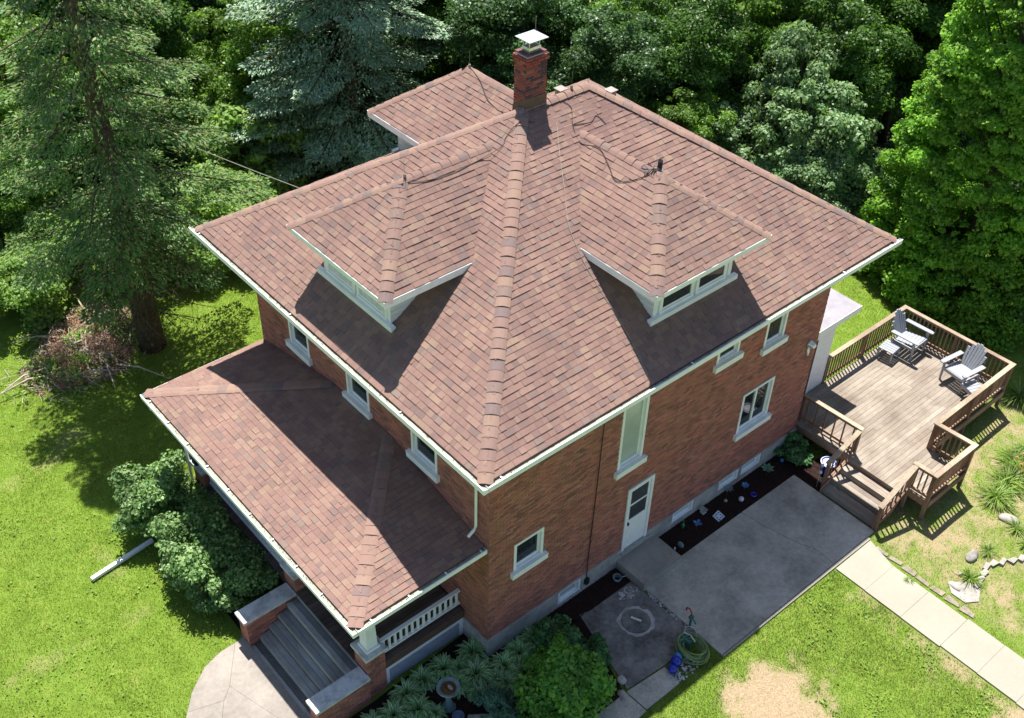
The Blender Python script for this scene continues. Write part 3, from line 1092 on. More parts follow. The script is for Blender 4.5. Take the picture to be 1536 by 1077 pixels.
# plumbing vent
v = MB()
vx, vy = 6.12, 1.75
def zdormR(x, y):
    a = abs(x - 5.755)
    return DR - SD * max(a, (-.4 + DH) - y if y < -.4 + DH else 0)
zz = zdormR(vx, vy)
v.lathe([(.13, -.06), (.10, .04), (.065, .1)], (vx, vy, zz), 12)
vp = v.build("vent_collar", M['steel'], house, True)
v = MB()
v.lathe([(.055, .0), (.055, .26), (.045, .26), (.045, .2)], (vx, vy, zz + .05), 12)
v.build("vent_pipe", M['black'], house, True)
# lightning rods and cables
def rod(x, y, z_, name="lightning_rod"):
    m = MB()
    m.lathe([(.035, -.02), (.03, .05), (.008, .07)], (x, y, z_), 8)
    m.tube([(x, y, z_ + .05), (x, y, z_ + .38)], .004, 4)
    m.build(name, M['copper'], house)
rod(1.45, 4.6, DR + .03)
rod(5.75, 1.55, DR + .03)
rod(5.755, 7.8, DR + .03)
rod(6.15, 4.63, HR + .05)
m = MB()
m.tube([(cx1, cy1, ZC), (cx1 + .02, cy1 + .02, ZC + .62)], .006, 4)
m.build("lightning_rod", M['copper'], house)
def cable(pts, rad=.008, mat='cable'):
    m = MB()
    P = [Vector(p) for p in pts]
    out = []
    for i in range(len(P) - 1):
        a, b, c_, d_ = P[max(i - 1, 0)], P[i], P[i + 1], P[min(i + 2, len(P) - 1)]
        for k in range(6):
            t = k / 6
            out.append(.5 * ((2 * b) + (c_ - a) * t + (2 * a - 5 * b + 4 * c_ - d_) * t * t + (3 * b - a - 3 * c_ + d_) * t ** 3))
    out.append(P[-1])
    m.tube(out, rad, 5)
    return m.build("lightning_cable", M[mat], house)
def onroof(x, y, dz=.03):
    h = [HE + S * (x + OV), HE + S * (y + OV), HE + S * (W + OV - y), HE + S * (L + OV - x)]
    zz = min(h)
    # dormers
    a = abs(y - 4.63)
    if a < DH and x > -.4:
        zz = max(zz, DR - SD * max(a, 0, (-.4 + DH) - x)) if x < 4.2 else zz
    a = abs(x - 5.755)
    if a < DH and y > -.4 and y < 4.2:
        zz = max(zz, DR - SD * max(a, (-.4 + DH) - y))
    if a < DH and y > 5.06:
        zz = max(zz, DR - SD * max(a, y - (W + .4 - DH)))
    return (x, y, zz + dz)
cable([onroof(*p, .035) for p in [(4.75, 4.3), (4.4, 4.4), (4.05, 4.42), (3.85, 4.33), (3.3, 4.4), (2.6, 4.36), (1.9, 4.4), (1.45, 4.5)]])
cable([onroof(*p, .035) for p in [(5.74, 4.5), (5.86, 4.3), (5.62, 3.98), (5.52, 3.6), (5.6, 3.1), (5.42, 2.6), (5.25, 2.15), (5.5, 1.72), (5.75, 1.6), (6.0, 1.75)]])
cable([onroof(*p, .03) for p in [(5.62, 3.98), (6.1, 3.9), (6.35, 3.98), (6.45, 3.75)]])
cable([onroof(*p, .03) for p in [(5.28, 4.15), (4.8, 3.47), (4.43, 2.9)]] + [onroof(*p, .03) for p in [(4.02, 2.3), (3.85, 1.75), (3.78, 1.21), (3.75, .1), (3.58, -.83)]], .007, 'copper')
cable([onroof(*p, .035) for p in [(5.74, 7.75), (5.6, 7.2), (5.35, 6.6), (5.3, 6.0), (5.2, 5.5)]])
# tangle by the side dormer rod
m = MB()
rt = random.Random(3)
for i in range(9):
    x, y = 5.75 + rt.uniform(-.22, .2), 1.62 + rt.uniform(-.12, .12)
    x2, y2 = x + rt.uniform(-.25, .25), y + rt.uniform(-.2, .2)
    m.tube([onroof(x, y, .04), onroof((x + x2) / 2, (y + y2) / 2 + .05, .1), onroof(x2, y2, .04)], .009, 4)
m.build("cable_tangle", M['cable'], house)
# cable down the side wall, with junction box
m = MB()
m.tube([(3.25, -.85, HE - .15), (3.24, -.06, HE - .32), (3.22, -.03, 5.6), (3.19, -.03, 3.5), (3.15, -.03, 1.2), (3.13, -.05, .45)], .012, 5)
m.build("wall_cable", M['black'], house)
m = MB()
m.box(3.07, 3.19, -.11, -.037, .28, .46)
m.build("junction_box", M['black'], house)
# floodlight / meter
m = MB()
Tm = Matrix.Rotation(math.pi / 2, 4, 'X')
m.lathe([(.11, 0), (.12, .05), (.09, .09), (.085, .17), (.05, .2)], (10.95, -.005, 3.95), 14, Tm)
m.box(10.9, 11.0, -.05, -.003, 3.55, 3.84)
m.build("electric_meter", M['steel'], house, True)
# downspouts
def downspout(pts, parent, name="downspout", w=.04):
    m = MB()
    m.tube(pts, w, 4)
    return m.build(name, M['white'], parent)
downspout([(-OV - .06, -OV + 1.4, HE - .12), (-.5, .45, HE - .25), (-.06, .38, HE - .5), (-.06, .38, 4.3), (-.12, .38, 4.2), (-.28, .38, 4.1)], house)

# --- porch
HP, HT, PX = 3.8, 4.6, -3.355
PY0, PY1 = .165, 9.25
SP = (HT - HP) / 3.355
yl, yr = PY0 + 3.355, PY1 - 3.355
b = MB()
b.add([(PX, PY0, HP - .02), (PX, PY1, HP - .02), (-.016, yr, HT - .02), (-.016, yl, HT - .02), (-.016, PY0, HP - .02), (-.016, PY1, HP - .02),
       (PX, PY0, HP - .16), (PX, PY1, HP - .16), (-.016, PY0, HP - .16), (-.016, PY1, HP - .16)],
      [(0, 3, 2, 1), (0, 4, 3), (1, 2, 5), (6, 7, 9, 8), (0, 1, 7, 6), (4, 0, 6, 8), (1, 5, 9, 7)])
porch_roof = b.build("porch_roof", M['shingle'], house)
c2 = 1 / math.sqrt(1 + SP * SP)
ps = 3.34 / c2
shingles(porch_roof, (PX, PY1, HP), (0, -1, 0), (c2, 0, SP * c2), [(0, 0), (PY1 - PY0, 0), (PY1 - yl, ps), (PY1 - yr, ps)], 60, seed=31)
shingles(porch_roof, (PX, PY0, HP), (1, 0, 0), (0, c2, SP * c2), [(0, 0), (3.34, 0), (3.34, ps)], 20, seed=32)
shingles(porch_roof, (-.016, PY1, HP), (-1, 0, 0), (0, -c2, SP * c2), [(0, 0), (3.34, 0), (0, ps)], 0, seed=33)
n1, n2, n3 = Vector((-SP, 0, 1)), Vector((0, -SP, 1)), Vector((0, SP, 1))
hip(porch_roof, (PX, PY0, HP + .01), (-.05, yl, HT + .01), n1, n2)
hip(porch_roof, (PX, PY1, HP + .01), (-.05, yr, HT + .01), n1, n3)
gutter(porch_roof, (PX - .004, PY1 + .02, HP - .01), (PX - .004, PY0 - .125, HP - .01), (-1, 0, 0), .95, .0)
gutter(porch_roof, (PX, PY0 - .004, HP - .01), (-.02, PY0 - .004, HP - .01), (0, -1, 0), .95, .0)
f = MB()
f.box(PX, -.02, PY1 + .002, PY1 + .025, HP - .16, HP + .0)
f.build("fascia", M['white'], porch_roof)
PF = .93
b = MB()
b.box(-2.3, -2.6, PY0 + .6, PY1 - .6, HP - .4, HP - .162)
b.box(-2.3, -.05, PY0 + .6, PY0 + .9, HP - .4, HP - .162)
b.box(-2.3, -.05, PY1 - .9, PY1 - .6, HP - .4, HP - .162)
b.build("porch_beam", M['white'], house)
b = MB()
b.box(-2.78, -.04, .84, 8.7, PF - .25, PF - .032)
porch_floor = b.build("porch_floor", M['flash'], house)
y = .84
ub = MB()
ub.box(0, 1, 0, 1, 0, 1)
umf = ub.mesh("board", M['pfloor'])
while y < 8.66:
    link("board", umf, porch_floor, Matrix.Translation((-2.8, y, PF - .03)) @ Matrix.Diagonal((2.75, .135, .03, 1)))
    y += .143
# piers with stone caps and tapered columns
def pier(x0, x1, y0, y1, zt, column=True):
    core = MB()
    core.box(x0 + .014, x1 - .014, y0 + .014, y1 - .014, -.05, zt - .1)
    p = core.build("pier", M['mortar'], house)
    mb = MB()
    zz, k = 0, 0
    while zz < zt - .16:
        off = .1 if k % 2 else 0
        for a0, a1, fx in ((x0, x1, 0), (y0 + .03, y1 - .03, 1)):
            a = a0 - off
            while a < a1 - .01:
                s_, e_ = max(a, a0), min(a + .205, a1)
                if e_ - s_ > .02:
                    if fx == 0:
                        mb.box(s_, e_, y0, y0 + .02, zz, zz + .061)
                        mb.box(s_, e_, y1 - .02, y1, zz, zz + .061)
                    else:
                        mb.box(x0, x0 + .02, s_, e_, zz, zz + .061)
                        mb.box(x1 - .02, x1, s_, e_, zz, zz + .061)
                a += .216
        zz += .072
        k += 1
    mb.build("brickwork", M['brick'], p, kind="stuff")
    c = MB()
    c.box(x0 - .05, x1 + .05, y0 - .05, y1 + .05, zt - .09, zt)
    c.build("cap", M['white_worn'], p)
    if column:
        xm, ym = (x0 + x1) / 2, (y0 + y1) / 2
        c = MB()
        r0, r1 = .14, .1
        vs = [(xm + sx * r, ym + sy * r, q) for r, q in ((r0, zt + .08), (r1, HP - .402)) for sx, sy in ((-1, -1), (1, -1), (1, 1), (-1, 1))]
        c.add(vs, [(3, 2, 1, 0), (4, 5, 6, 7)] + [(i, (i + 1) % 4, 4 + (i + 1) % 4, 4 + i) for i in range(4)])
        c.box(xm - .18, xm + .18, ym - .18, ym + .18, zt + .002, zt + .078)
        c.build("column", M['white'], p)
    return p
pier(-2.78, -2.3, .82, 1.32, 1.52)
pier(-2.78, -2.3, 3.78, 4.28, 1.52)
pier(-2.78, -2.3, 8.15, 8.68, 1.52)
# cheek walls
for y0, y1 in ((.72, 1.15), (3.77, 4.2)):
    c = MB()
    c.box(-4.13, -2.79, y0 + .035, y1 - .035, -.05, .82)
    ck = c.build("cheek_wall", M['mortar'], house)
    mb = MB()
    zz, k = 0.005, 0
    while zz < .76:
        off = .1 if k % 2 else 0
        a = -4.14 - off
        while a < -2.8:
            s_, e_ = max(a, -4.14), min(a + .205, -2.8)
            if e_ - s_ > .02:
                mb.box(s_, e_, y0 + .022, y0 + .036, zz, zz + .061)
                mb.box(s_, e_, y1 - .036, y1 - .022, zz, zz + .061)
            a += .216
        a = y0 + .037
        while a < y1 - .045:
            e_ = min(a + (.1 if k % 2 else .205), y1 - .037)
            mb.box(-4.14, -4.125, a, e_, zz, zz + .061)
            a = e_ + .011
        zz += .072
        k += 1
    mb.build("brickwork", M['brick'], ck, kind="stuff")
    c = MB()
    c.box(-4.2, -2.79, y0, y1, .822, .91)
    c.build("cap", M['white_worn'], ck)
# steps
st = MB()
st.box(-4.05, -2.83, 1.13, 3.79, -.02, .0)
steps = st.build("front_steps", M['flash'], house)
for i in range(5):
    zt = PF - .186 * (i + 1) + .0
    x1 = -2.8 - .27 * i
    for j in range(2):
        t_ = MB()
        t_.box(x1 - .135 * (j + 1), x1 - .135 * j - .008, 1.15, 3.77, zt - .04, zt)
        t_.build("tread", M['step'], steps)
    if i < 5:
        t_ = MB()
        t_.box(x1 + .002, x1 + .02, 1.15, 3.77, zt + .002, zt + .186 - .042)
        t_.build("riser", M['step'], steps)
st = MB()
st.box(-4.12, -4.1, 1.15, 3.77, -.02, PF - .186 * 5 - .0 + .03)
# porch railings
def white_rail(A, B, zlo, zhi, sp=.15):
    A, B = Vector(A), Vector(B)
    d = (B - A).normalized()
    n = Vector((-d.y, d.x, 0))
    T = Matrix((d, n, Vector((0, 0, 1)))).transposed().to_4x4()
    T.translation = A
    ln = (B - A).length
    m = MB()
    m.box(0, ln, -.045, .045, zhi - .05, zhi, T)
    r = m.build("porch_railing", M['white'], house)
    m = MB()
    m.box(0, ln, -.035, .035, zlo, zlo + .06, T)
    m.build("bottom_rail", M['white'], r)
    k = int(ln / sp)
    for i in range(k):
        x = (i + .5) * ln / k
        m = MB()
        m.box(x - .03, x + .03, -.018, .018, zlo + .062, zhi - .052, T)
        m.build("baluster", M['white'], r)
white_rail((-2.29, 1.0, 0), (-.05, 1.0, 0), 1.06, 1.56)
white_rail((-2.62, 8.14, 0), (-2.62, 4.29, 0), 1.02, 1.5, .13)
# lattice skirt
def skirt(A, B, zt=.6):
    A, B = Vector(A), Vector(B)
    d = (B - A).normalized()
    n = Vector((-d.y, d.x, 0))
    T = Matrix((d, n, Vector((0, 0, 1)))).transposed().to_4x4()
    T.translation = A
    ln = (B - A).length
    m = MB()
    m.box(0, ln, -.02, .02, zt - .1, zt, T)
    m.box(0, .1, -.02, .02, 0, zt - .102, T)
    m.box(ln - .1, ln, -.02, .02, 0, zt - .102, T)
    s_ = m.build("lattice_frame", M['white'], house)
    m = MB()
    x = .1 - zt
    h = zt - .102
    while x < ln - .1:
        for sg in (1, -1):
            xa, xb = (x, x + h) if sg == 1 else (x + h, x)
            # clip to the frame
            pa, pb = (xa, 0.0), (xb, h)
            def cl(p, q):
                for lim, s1 in ((.1, 1), (ln - .1, -1)):
                    if (p[0] - lim) * s1 < 0 and (q[0] - lim) * s1 < 0:
                        return None
                    if (p[0] - lim) * s1 < 0:
                        t = (lim - p[0]) / (q[0] - p[0])
                        p = (lim, p[1] + (q[1] - p[1]) * t)
                    if (q[0] - lim) * s1 < 0:
                        t = (lim - p[0]) / (q[0] - p[0])
                        q = (lim, p[1] + (q[1] - p[1]) * t)
                return p, q
            r = cl(pa, pb)
            if r:
                yy = .004 * sg
                m.tube([T @ Vector((r[0][0], yy, r[0][1])), T @ Vector((r[1][0], yy, r[1][1]))], .013, 4)
        x += .06
    m.build("lattice", M['lattice'], s_, kind="stuff")
skirt((-2.28, .9, 0), (-.04, .9, 0))
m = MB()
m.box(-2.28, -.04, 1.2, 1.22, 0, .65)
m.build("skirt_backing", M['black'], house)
m = MB()
m.box(-2.28, -.04, .88, .93, .64, .9)
m.build("porch_rim", M['flash'], house)
m = MB()   # dark mailbox-like lantern by the far column
m.box(-2.86, -2.74, 8.3, 8.5, 1.65, 1.95)
m.build("porch_lantern", M['black'], house)
downspout([(PX - .05, PY1 - .25, HP - .1), (PX - .05, PY1 - .3, HP - .3), (-2.85, 8.75, HP - .6), (-2.85, 8.75, .2)], house)

# --- rear entry annex
an = MB()
an.box(L + .05, 13.45, .72, 4.4, 0, 3.3)
annex = an.build("rear_entry", M['siding'], house)
m = MB()
zz = .72
while zz < 3.28:
    m.box(L + .05, 13.47, .705, .718, zz, zz + .118)
    m.box(13.452, 13.465, .72, 4.4, zz, zz + .118)
    zz += .125
m.build("siding_board", M['siding'], annex, kind="stuff")
m = MB()
m.box(L + .04, 14.0, .42, 4.7, 3.34, 3.5)
m.build("roof_slab", M['oakroof'], annex)
m = MB()
m.box(L + .04, 14.02, .395, .418, 3.3, 3.49)
m.build("roof_edge", M['white'], annex)
m = MB()
m.box(11.75, 12.62, .672, .703, .74, 2.8)
m.build("entry_door", M['interior'], annex)
m = MB()
m.box(12.62, 12.72, .66, .703, .74, 2.9)
m.box(11.65, 11.75, .66, .703, .74, 2.9)
m.box(11.75, 12.62, .66, .703, 2.8, 2.9)
m.build("door_frame", M['white'], annex)

# ------------------------------------------------------------------ paving
def bevslab(name, poly, z0, z1, mat, parent=None, **kw):
    m = MB()
    m.prism(poly, z0, z1)
    return m.build(name, mat, parent, **kw)
crack = [(8.15, -.86), (8.2, -1.3), (8.25, -1.62), (8.33, -1.85), (8.37, -2.08), (8.47, -2.45), (8.5, -2.6), (8.66, -2.85), (8.66, -3.1), (8.63, -3.54)]
patio = bevslab("concrete_patio", [(4.4, -3.4), (10.2, -3.4), (10.2, -.95), (4.4, -.95)], -.1, .02, M['black'], kind="structure")
rc = random.Random(5)
fine = []
for i in range(len(crack) - 1):
    for k in range(4):
        t = k / 4
        fine.append((crack[i][0] * (1 - t) + crack[i + 1][0] * t + (rc.uniform(-.02, .02) if k or i else 0), crack[i][1] * (1 - t) + crack[i + 1][1] * t))
fine.append(crack[-1])
bevslab("slab", [(4.3, -3.54)] + [(x - .007, y) for x, y in reversed(fine)] + [(4.3, -.86)], -.08, .05, M['patio'], patio)
bevslab("slab", [(x + .007, y) for x, y in fine] + [(10.38, -3.54), (10.38, -.87)], -.08, .052, M['patio'], patio)
m = MB()
m.prism([(4.3, -3.6), (10.1, -3.64), (10.1, -3.555), (4.3, -3.555)], -.05, .035)
m.build("patio_edging", M['walk'], patio)
bevslab("stoop", [(4.22, -1.02), (5.62, -1.02), (5.62, -.037), (4.22, -.037)], 0, .27, M['stoop'], house)
lower = bevslab("lower_slab", [(1.9, -2.76), (3.02, -2.86), (4.24, -2.8), (4.2, -.6), (2.75, -.6), (2.5, -.5)], -.08, .02, M['old_slab'], kind="structure")
tag(lower, "dark stained concrete slab with a round cover, between house and patio", "slab")
del lower['category']
path = thing("garden_path", "grey stepping slabs leading away below the stained slab", "path")
path['kind'] = "structure"
del path['category']
bevslab("slab", [(1.86, -3.42), (2.95, -3.42), (3.0, -2.9), (1.84, -2.8)], -.05, .028, M['patio'], path)
bevslab("slab", [(.6, -3.5), (1.83, -3.44), (1.81, -2.8), (.7, -2.8)], -.05, .024, M['patio'], path)
bevslab("slab", [(-.8, -3.55), (.57, -3.5), (.67, -2.82), (-.7, -2.85)], -.05, .022, M['patio'], path)
# manhole ring and lid
m = MB()
ring, nn = [], 40
rr_ = random.Random(2)
vs, fs = [], []
for k in range(nn):
    a = 2 * math.pi * k / nn
    for r in (.36, .43 + rr_.uniform(-.02, .05)):
        vs.append((3.42 + r * math.cos(a), -1.55 + r * math.sin(a), .026))
for k in range(nn):
    a, b_ = 2 * k, 2 * ((k + 1) % nn)
    fs.append((a, a + 1, b_ + 1, b_))
m.add(vs, fs)
rg = m.build("manhole_cover", M['pebble'])
tag(rg, "round dark cover with a crumbling pale rim set in the stained slab", "manhole cover")
m = MB()
m.lathe([(.355, .0), (.355, .035), (.34, .04), (.0, .041)], (3.42, -1.55, .02), 32)
m.build("lid", M['old_slab'], rg)
m = MB()
m.tube([(3.36, -1.42, .1), (3.48, -1.66, .1)], .035, 8)
m.build("handle", M['steel'], rg)

walk = thing("sidewalk", "pale concrete sidewalk leading away from the patio", "sidewalk")
walk['kind'] = "structure"
del walk['category']
ys = [-3.66, -4.56, -5.62, -6.73, -7.73, -8.75, -9.8, -10.9]
rr_ = random.Random(9)
for i in range(len(ys) - 1):
    o = rr_.uniform(-.02, .02)
    bevslab("slab", [(8.57 + o, ys[i + 1] + .003), (9.78 + o, ys[i + 1] + .003), (9.8 + o + (.25 if i == 0 else 0), ys[i] - .003), (8.57 + o, ys[i] - .003)], -.06, .03 + rr_.uniform(-.004, .004), M['walk'], walk)
ORD = ['first', 'second', 'third', 'fourth', 'fifth', 'sixth', 'seventh', 'eighth', 'ninth']
# brick edging right of the walk
for i in range(7):
    y = -3.9 - i * .42
    m = MB()
    m.prism([(9.93 + .01 * (i % 3) + rr_.uniform(-.03, .03), y - .36 + rr_.uniform(-.02, .04)), (10.06 + rr_.uniform(-.05, .05), y - .34), (10.1 - .02 * (i % 2) + rr_.uniform(-.06, .03), y), (9.9 + rr_.uniform(-.02, .03), y + .01)], -.02, .02)
    o = m.build("edging_stone", M['edge'])
    tag(o, ORD[i] + " flat pale edging stone along the sidewalk, counted from the deck steps", "stone", "edging stones along the sidewalk")

# front flagstone path
region = [(-4.14, .5), (-4.14, 4.12), (-4.36, 4.08), (-4.8, 4.07), (-5.27, 3.93), (-5.82, 3.51), (-6.24, 3.0), (-6.5, 2.2), (-6.6, .5)]
region = region[::-1]
fp = bevslab("front_path", region, -.1, .0, M['stoop'], kind="structure")
rr_ = random.Random(21)
seeds = [(rr_.uniform(-6.6, -4.1), rr_.uniform(.3, 4.1)) for _ in range(6)]
# orientation: make ccw
def ccw(p):
    a = sum(p[i][0] * p[(i + 1) % len(p)][1] - p[(i + 1) % len(p)][0] * p[i][1] for i in range(len(p)))
    return p if a > 0 else p[::-1]
region = ccw(region)
for i, s0 in enumerate(seeds):
    poly = list(region)
    for j, s1 in enumerate(seeds):
        if i == j:
            continue
        a, b_ = s1[0] - s0[0], s1[1] - s0[1]
        ln = math.hypot(a, b_)
        mx, my = (s0[0] + s1[0]) / 2, (s0[1] + s1[1]) / 2
        poly = clip_poly(poly, a / ln, b_ / ln, (a * mx + b_ * my) / ln - .002)
        if len(poly) < 3:
            break
    if len(poly) >= 3:
        bevslab("flagstone", poly, -.05, .026 + rr_.uniform(-.004, .006), M['flag'], fp)

# beds
def bed(name, poly, mat, z=.012, n=900, seed=1, label=None):
    o = bevslab(name, poly, -.05, z, mat, kind="structure")
    rr = np.random.default_rng(seed)
    xs_ = [p[0] for p in poly]
    ys_ = [p[1] for p in poly]
    P = rr.random((n, 2)) * [max(xs_) - min(xs_), max(ys_) - min(ys_)] + [min(xs_), min(ys_)]
    inside = np.ones(n, bool)
    q = ccw(poly)
    for i in range(len(q)):
        a, b_ = q[i], q[(i + 1) % len(q)]
        inside &= ((b_[0] - a[0]) * (P[:, 1] - a[1]) - (b_[1] - a[1]) * (P[:, 0] - a[0])) > .02
    P = P[inside]
    k = len(P)
    ang = rr.random(k) * 6.28
    l, w = rr.uniform(.02, .05, k), rr.uniform(.006, .015, k)
    d = np.stack([np.cos(ang), np.sin(ang), rr.uniform(-.3, .3, k)], 1) * l[:, None]
    e = np.stack([-np.sin(ang), np.cos(ang), np.zeros(k)], 1) * w[:, None]
    c = np.stack([P[:, 0], P[:, 1], z + .012 + rr.random(k) * .02], 1)
    V = np.stack([c - d - e, c + d - e, c + d + e, c - d + e], 1).reshape(-1, 3)
    link("mulch_chips", npmesh("mulch_chips", V, np.arange(4 * k).reshape(-1, 4), M['chip']), o, kind="stuff")
    return o
bed("mulch_bed", [(5.63, -.86), (11.3, -.86), (11.3, -.036), (5.63, -.036)], M['mulch'], n=9000, seed=1)
bed("garden_bed", [(1.6, -.6), (2.74, -.59), (4.21, -.6), (4.21, -.036), (1.6, -.036)], M['red_mulch'], n=1500, seed=2)
bed("garden_bed", [(-4.1, -3.9), (.5, -3.5), (1.8, -2.72), (2.5, -.62), (1.59, -.036), (-.04, -.036), (-.04, .86), (-2.8, .7), (-4.2, .7)], M['mulch'], n=6000, seed=3)
bed("mulch_bed", [(10.4, -1.72), (11.48, -1.72), (11.48, -.875), (10.4, -.875)], M['mulch'], n=1500, seed=5)
bed("shrub_bed", [(-4.1, 4.25), (-2.8, 4.25), (-2.8, 9.0), (-4.0, 9.4)], M['mulch'], n=1500, seed=4)

# ------------------------------------------------------------------ deck
deck = thing("wooden_deck", "weathered brown timber deck with railings and steps behind the house", "deck", (11.6, .6, 0))
DO = Vector((11.6, .6, 0))
def dpart(mb, name, mat, parent=None, **kw):
    mb.v = [tuple(Vector(v) - DO) for v in mb.v] if parent is None or parent is not None else mb.v
    return mb.build(name, M[mat], parent or deck, **kw)
ZD = .7
rj = random.Random(4)
y = .66
while y - .138 > -2.98:
    x0 = 11.46
    x1 = 17.5
    m = MB()
    js = sorted([x0, x1] + [rj.choice((13.0, 14.2, 15.4, 16.4))])
    for i in range(len(js) - 1):
        m = MB()
        m.box(js[i] + .002, js[i + 1] - .002, y - .135, y, ZD - .035, ZD + rj.uniform(-.002, .002))
        dpart(m, "deck_board", 'deck')
    y -= .142
while y - .138 > -4.13:
    m = MB()
    m.box(11.46 if y > -3.35 else 11.8, 13.55, y - .135, y, ZD - .035, ZD + rj.uniform(-.002, .002))
    dpart(m, "deck_board", 'deck')
    y -= .142
m = MB()
m.box(11.5, 17.47, -2.98, -2.94, ZD - .26, ZD - .037)
m.box(11.5, 11.54, -2.93, .6, ZD - .26, ZD - .037)
m.box(17.43, 17.47, -2.93, .7, ZD - .26, ZD - .037)
m.box(13.5, 17.42, .64, .68, ZD - .26, ZD - .037)
m.box(11.78, 13.57, -4.12, -4.08, ZD - .26, ZD - .037)
m.box(11.78, 11.82, -4.07, -2.99, ZD - .26, ZD - .037)
m.box(13.53, 13.57, -4.07, -2.99, ZD - .26, ZD - .037)
for x in (12.5, 14, 15.5):
    m.box(x, x + .04, -2.93, .6, ZD - .2, ZD - .037)
dpart(m, "rim_joist", 'rail')
ZR = 1.65
def post(x, y, zt=ZR - .045, z0=0, s=.045):
    m = MB()
    m.box(x - s, x + s, y - s, y + s, z0, zt)
    dpart(m, "post", 'rail')
def railing(A, B, sp=.13, z0=ZD, zt=ZR, dz=0.0, bal='rail', ext=(0, 0)):
    """dz: drop over the run (stair rails)"""
    A, B = Vector((*A, 0)), Vector((*B, 0))
    d = (B - A).normalized()
    ln = (B - A).length
    n = Vector((-d.y, d.x, 0))
    def bar(s0, s1, w, za, zb, name, mat):
        m = MB()
        vs = []
        for s_ in (s0, s1):
            q = -dz * s_ / ln
            for o, zz in ((-w, za), (w, za), (w, zb), (-w, zb)):
                vs.append(A + d * s_ + n * o + Vector((0, 0, zz + q)))
        m.add(vs, [(0, 1, 2, 3), (7, 6, 5, 4), (0, 4, 5, 1), (1, 5, 6, 2), (2, 6, 7, 3), (3, 7, 4, 0)])
        return dpart(m, name, mat)
    bar(-ext[0], ln + ext[1], .07, zt - .038, zt, "rail_cap", 'railcap')
    bar(.0, ln, .02, zt - .13, zt - .042, "top_rail", 'rail')
    bar(.0, ln, .02, z0 + .08, z0 + .16, "bottom_rail", 'rail')
    k = max(2, int(ln / sp))
    for i in range(k):
        s_ = (i + .5) * ln / k
        q = -dz * s_ / ln
        c_ = A + d * s_ - n * .041
        m = MB()
        m.box(c_.x - .018, c_.x + .018, c_.y - .018, c_.y + .018, z0 + .04 + q, zt - .044 + q)
        dpart(m, "baluster", 'rail')
P1_, P2_, P3_, P4_, P5_, P6_, P7_ = (13.52, .72), (17.42, .72), (17.5, -2.9), (13.54, -2.93), (13.6, -4.06), (11.78, -4.05), (11.76, -3.46)
railing(P1_, P2_, ext=(.07, .07))
railing(P2_, P3_, ext=(-.07, .07))
railing(P3_, P4_, ext=(-.07, .07))
railing(P4_, P5_, ext=(-.07, .07))
railing(P5_, P6_, ext=(-.07, .07))
railing(P6_, P7_, ext=(-.07, .07))
railing((11.68, .08), (11.74, -1.71), ext=(.05, .07), sp=.26)
for p in (P1_, P2_, P3_, P4_, P5_, P6_, P7_, (11.68, .1), (11.74, -1.71), (15.45, .72), (17.46, -1.1), (15.5, -2.92)):
    post(*p)
# stairs towards -x
SX = 11.5
for i in range(3):
    zt = ZD - .175 * (i + 1)
    x1 = SX - .35 * i
    for j in range(2):
        m = MB()
        m.box(x1 - .172 * (j + 1), x1 - .172 * j - .008, -3.42, -1.78, zt - .038, zt)
        dpart(m, "tread", 'dstep')
    m = MB()
    m.box(x1 + .002, x1 + .022, -3.42, -1.78, zt + .002, zt + .135)
    dpart(m, "riser", 'dstep')
m = MB()
m.box(SX - 1.04, SX - 1.02, -3.42, -1.78, .01, .135)
dpart(m, "riser", 'dstep')
for yy in (-3.47, -1.77):
    m = MB()
    m.add([(SX, yy, .4), (SX, yy, ZD - .04), (SX - 1.1, yy, .19), (SX - 1.1, yy, 0), (SX - .3, yy, 0),
           (SX, yy + .04, .4), (SX, yy + .04, ZD - .04), (SX - 1.1, yy + .04, .19), (SX - 1.1, yy + .04, 0), (SX - .3, yy + .04, 0)],
          [(0, 1, 2, 3, 4), (9, 8, 7, 6, 5), (1, 6, 7, 2), (2, 7, 8, 3), (0, 5, 6, 1)])
    dpart(m, "stringer", 'rail')
railing((11.68, -3.5), (10.45, -3.5), sp=.16, z0=ZD - .05, zt=ZR - .02, dz=.68, ext=(.05, .06))
railing((11.7, -1.74), (10.62, -1.66), sp=.16, z0=ZD - .05, zt=ZR - .02, dz=.6, ext=(.05, .06))
post(10.47, -3.5, .88)
post(10.64, -1.66, .93)

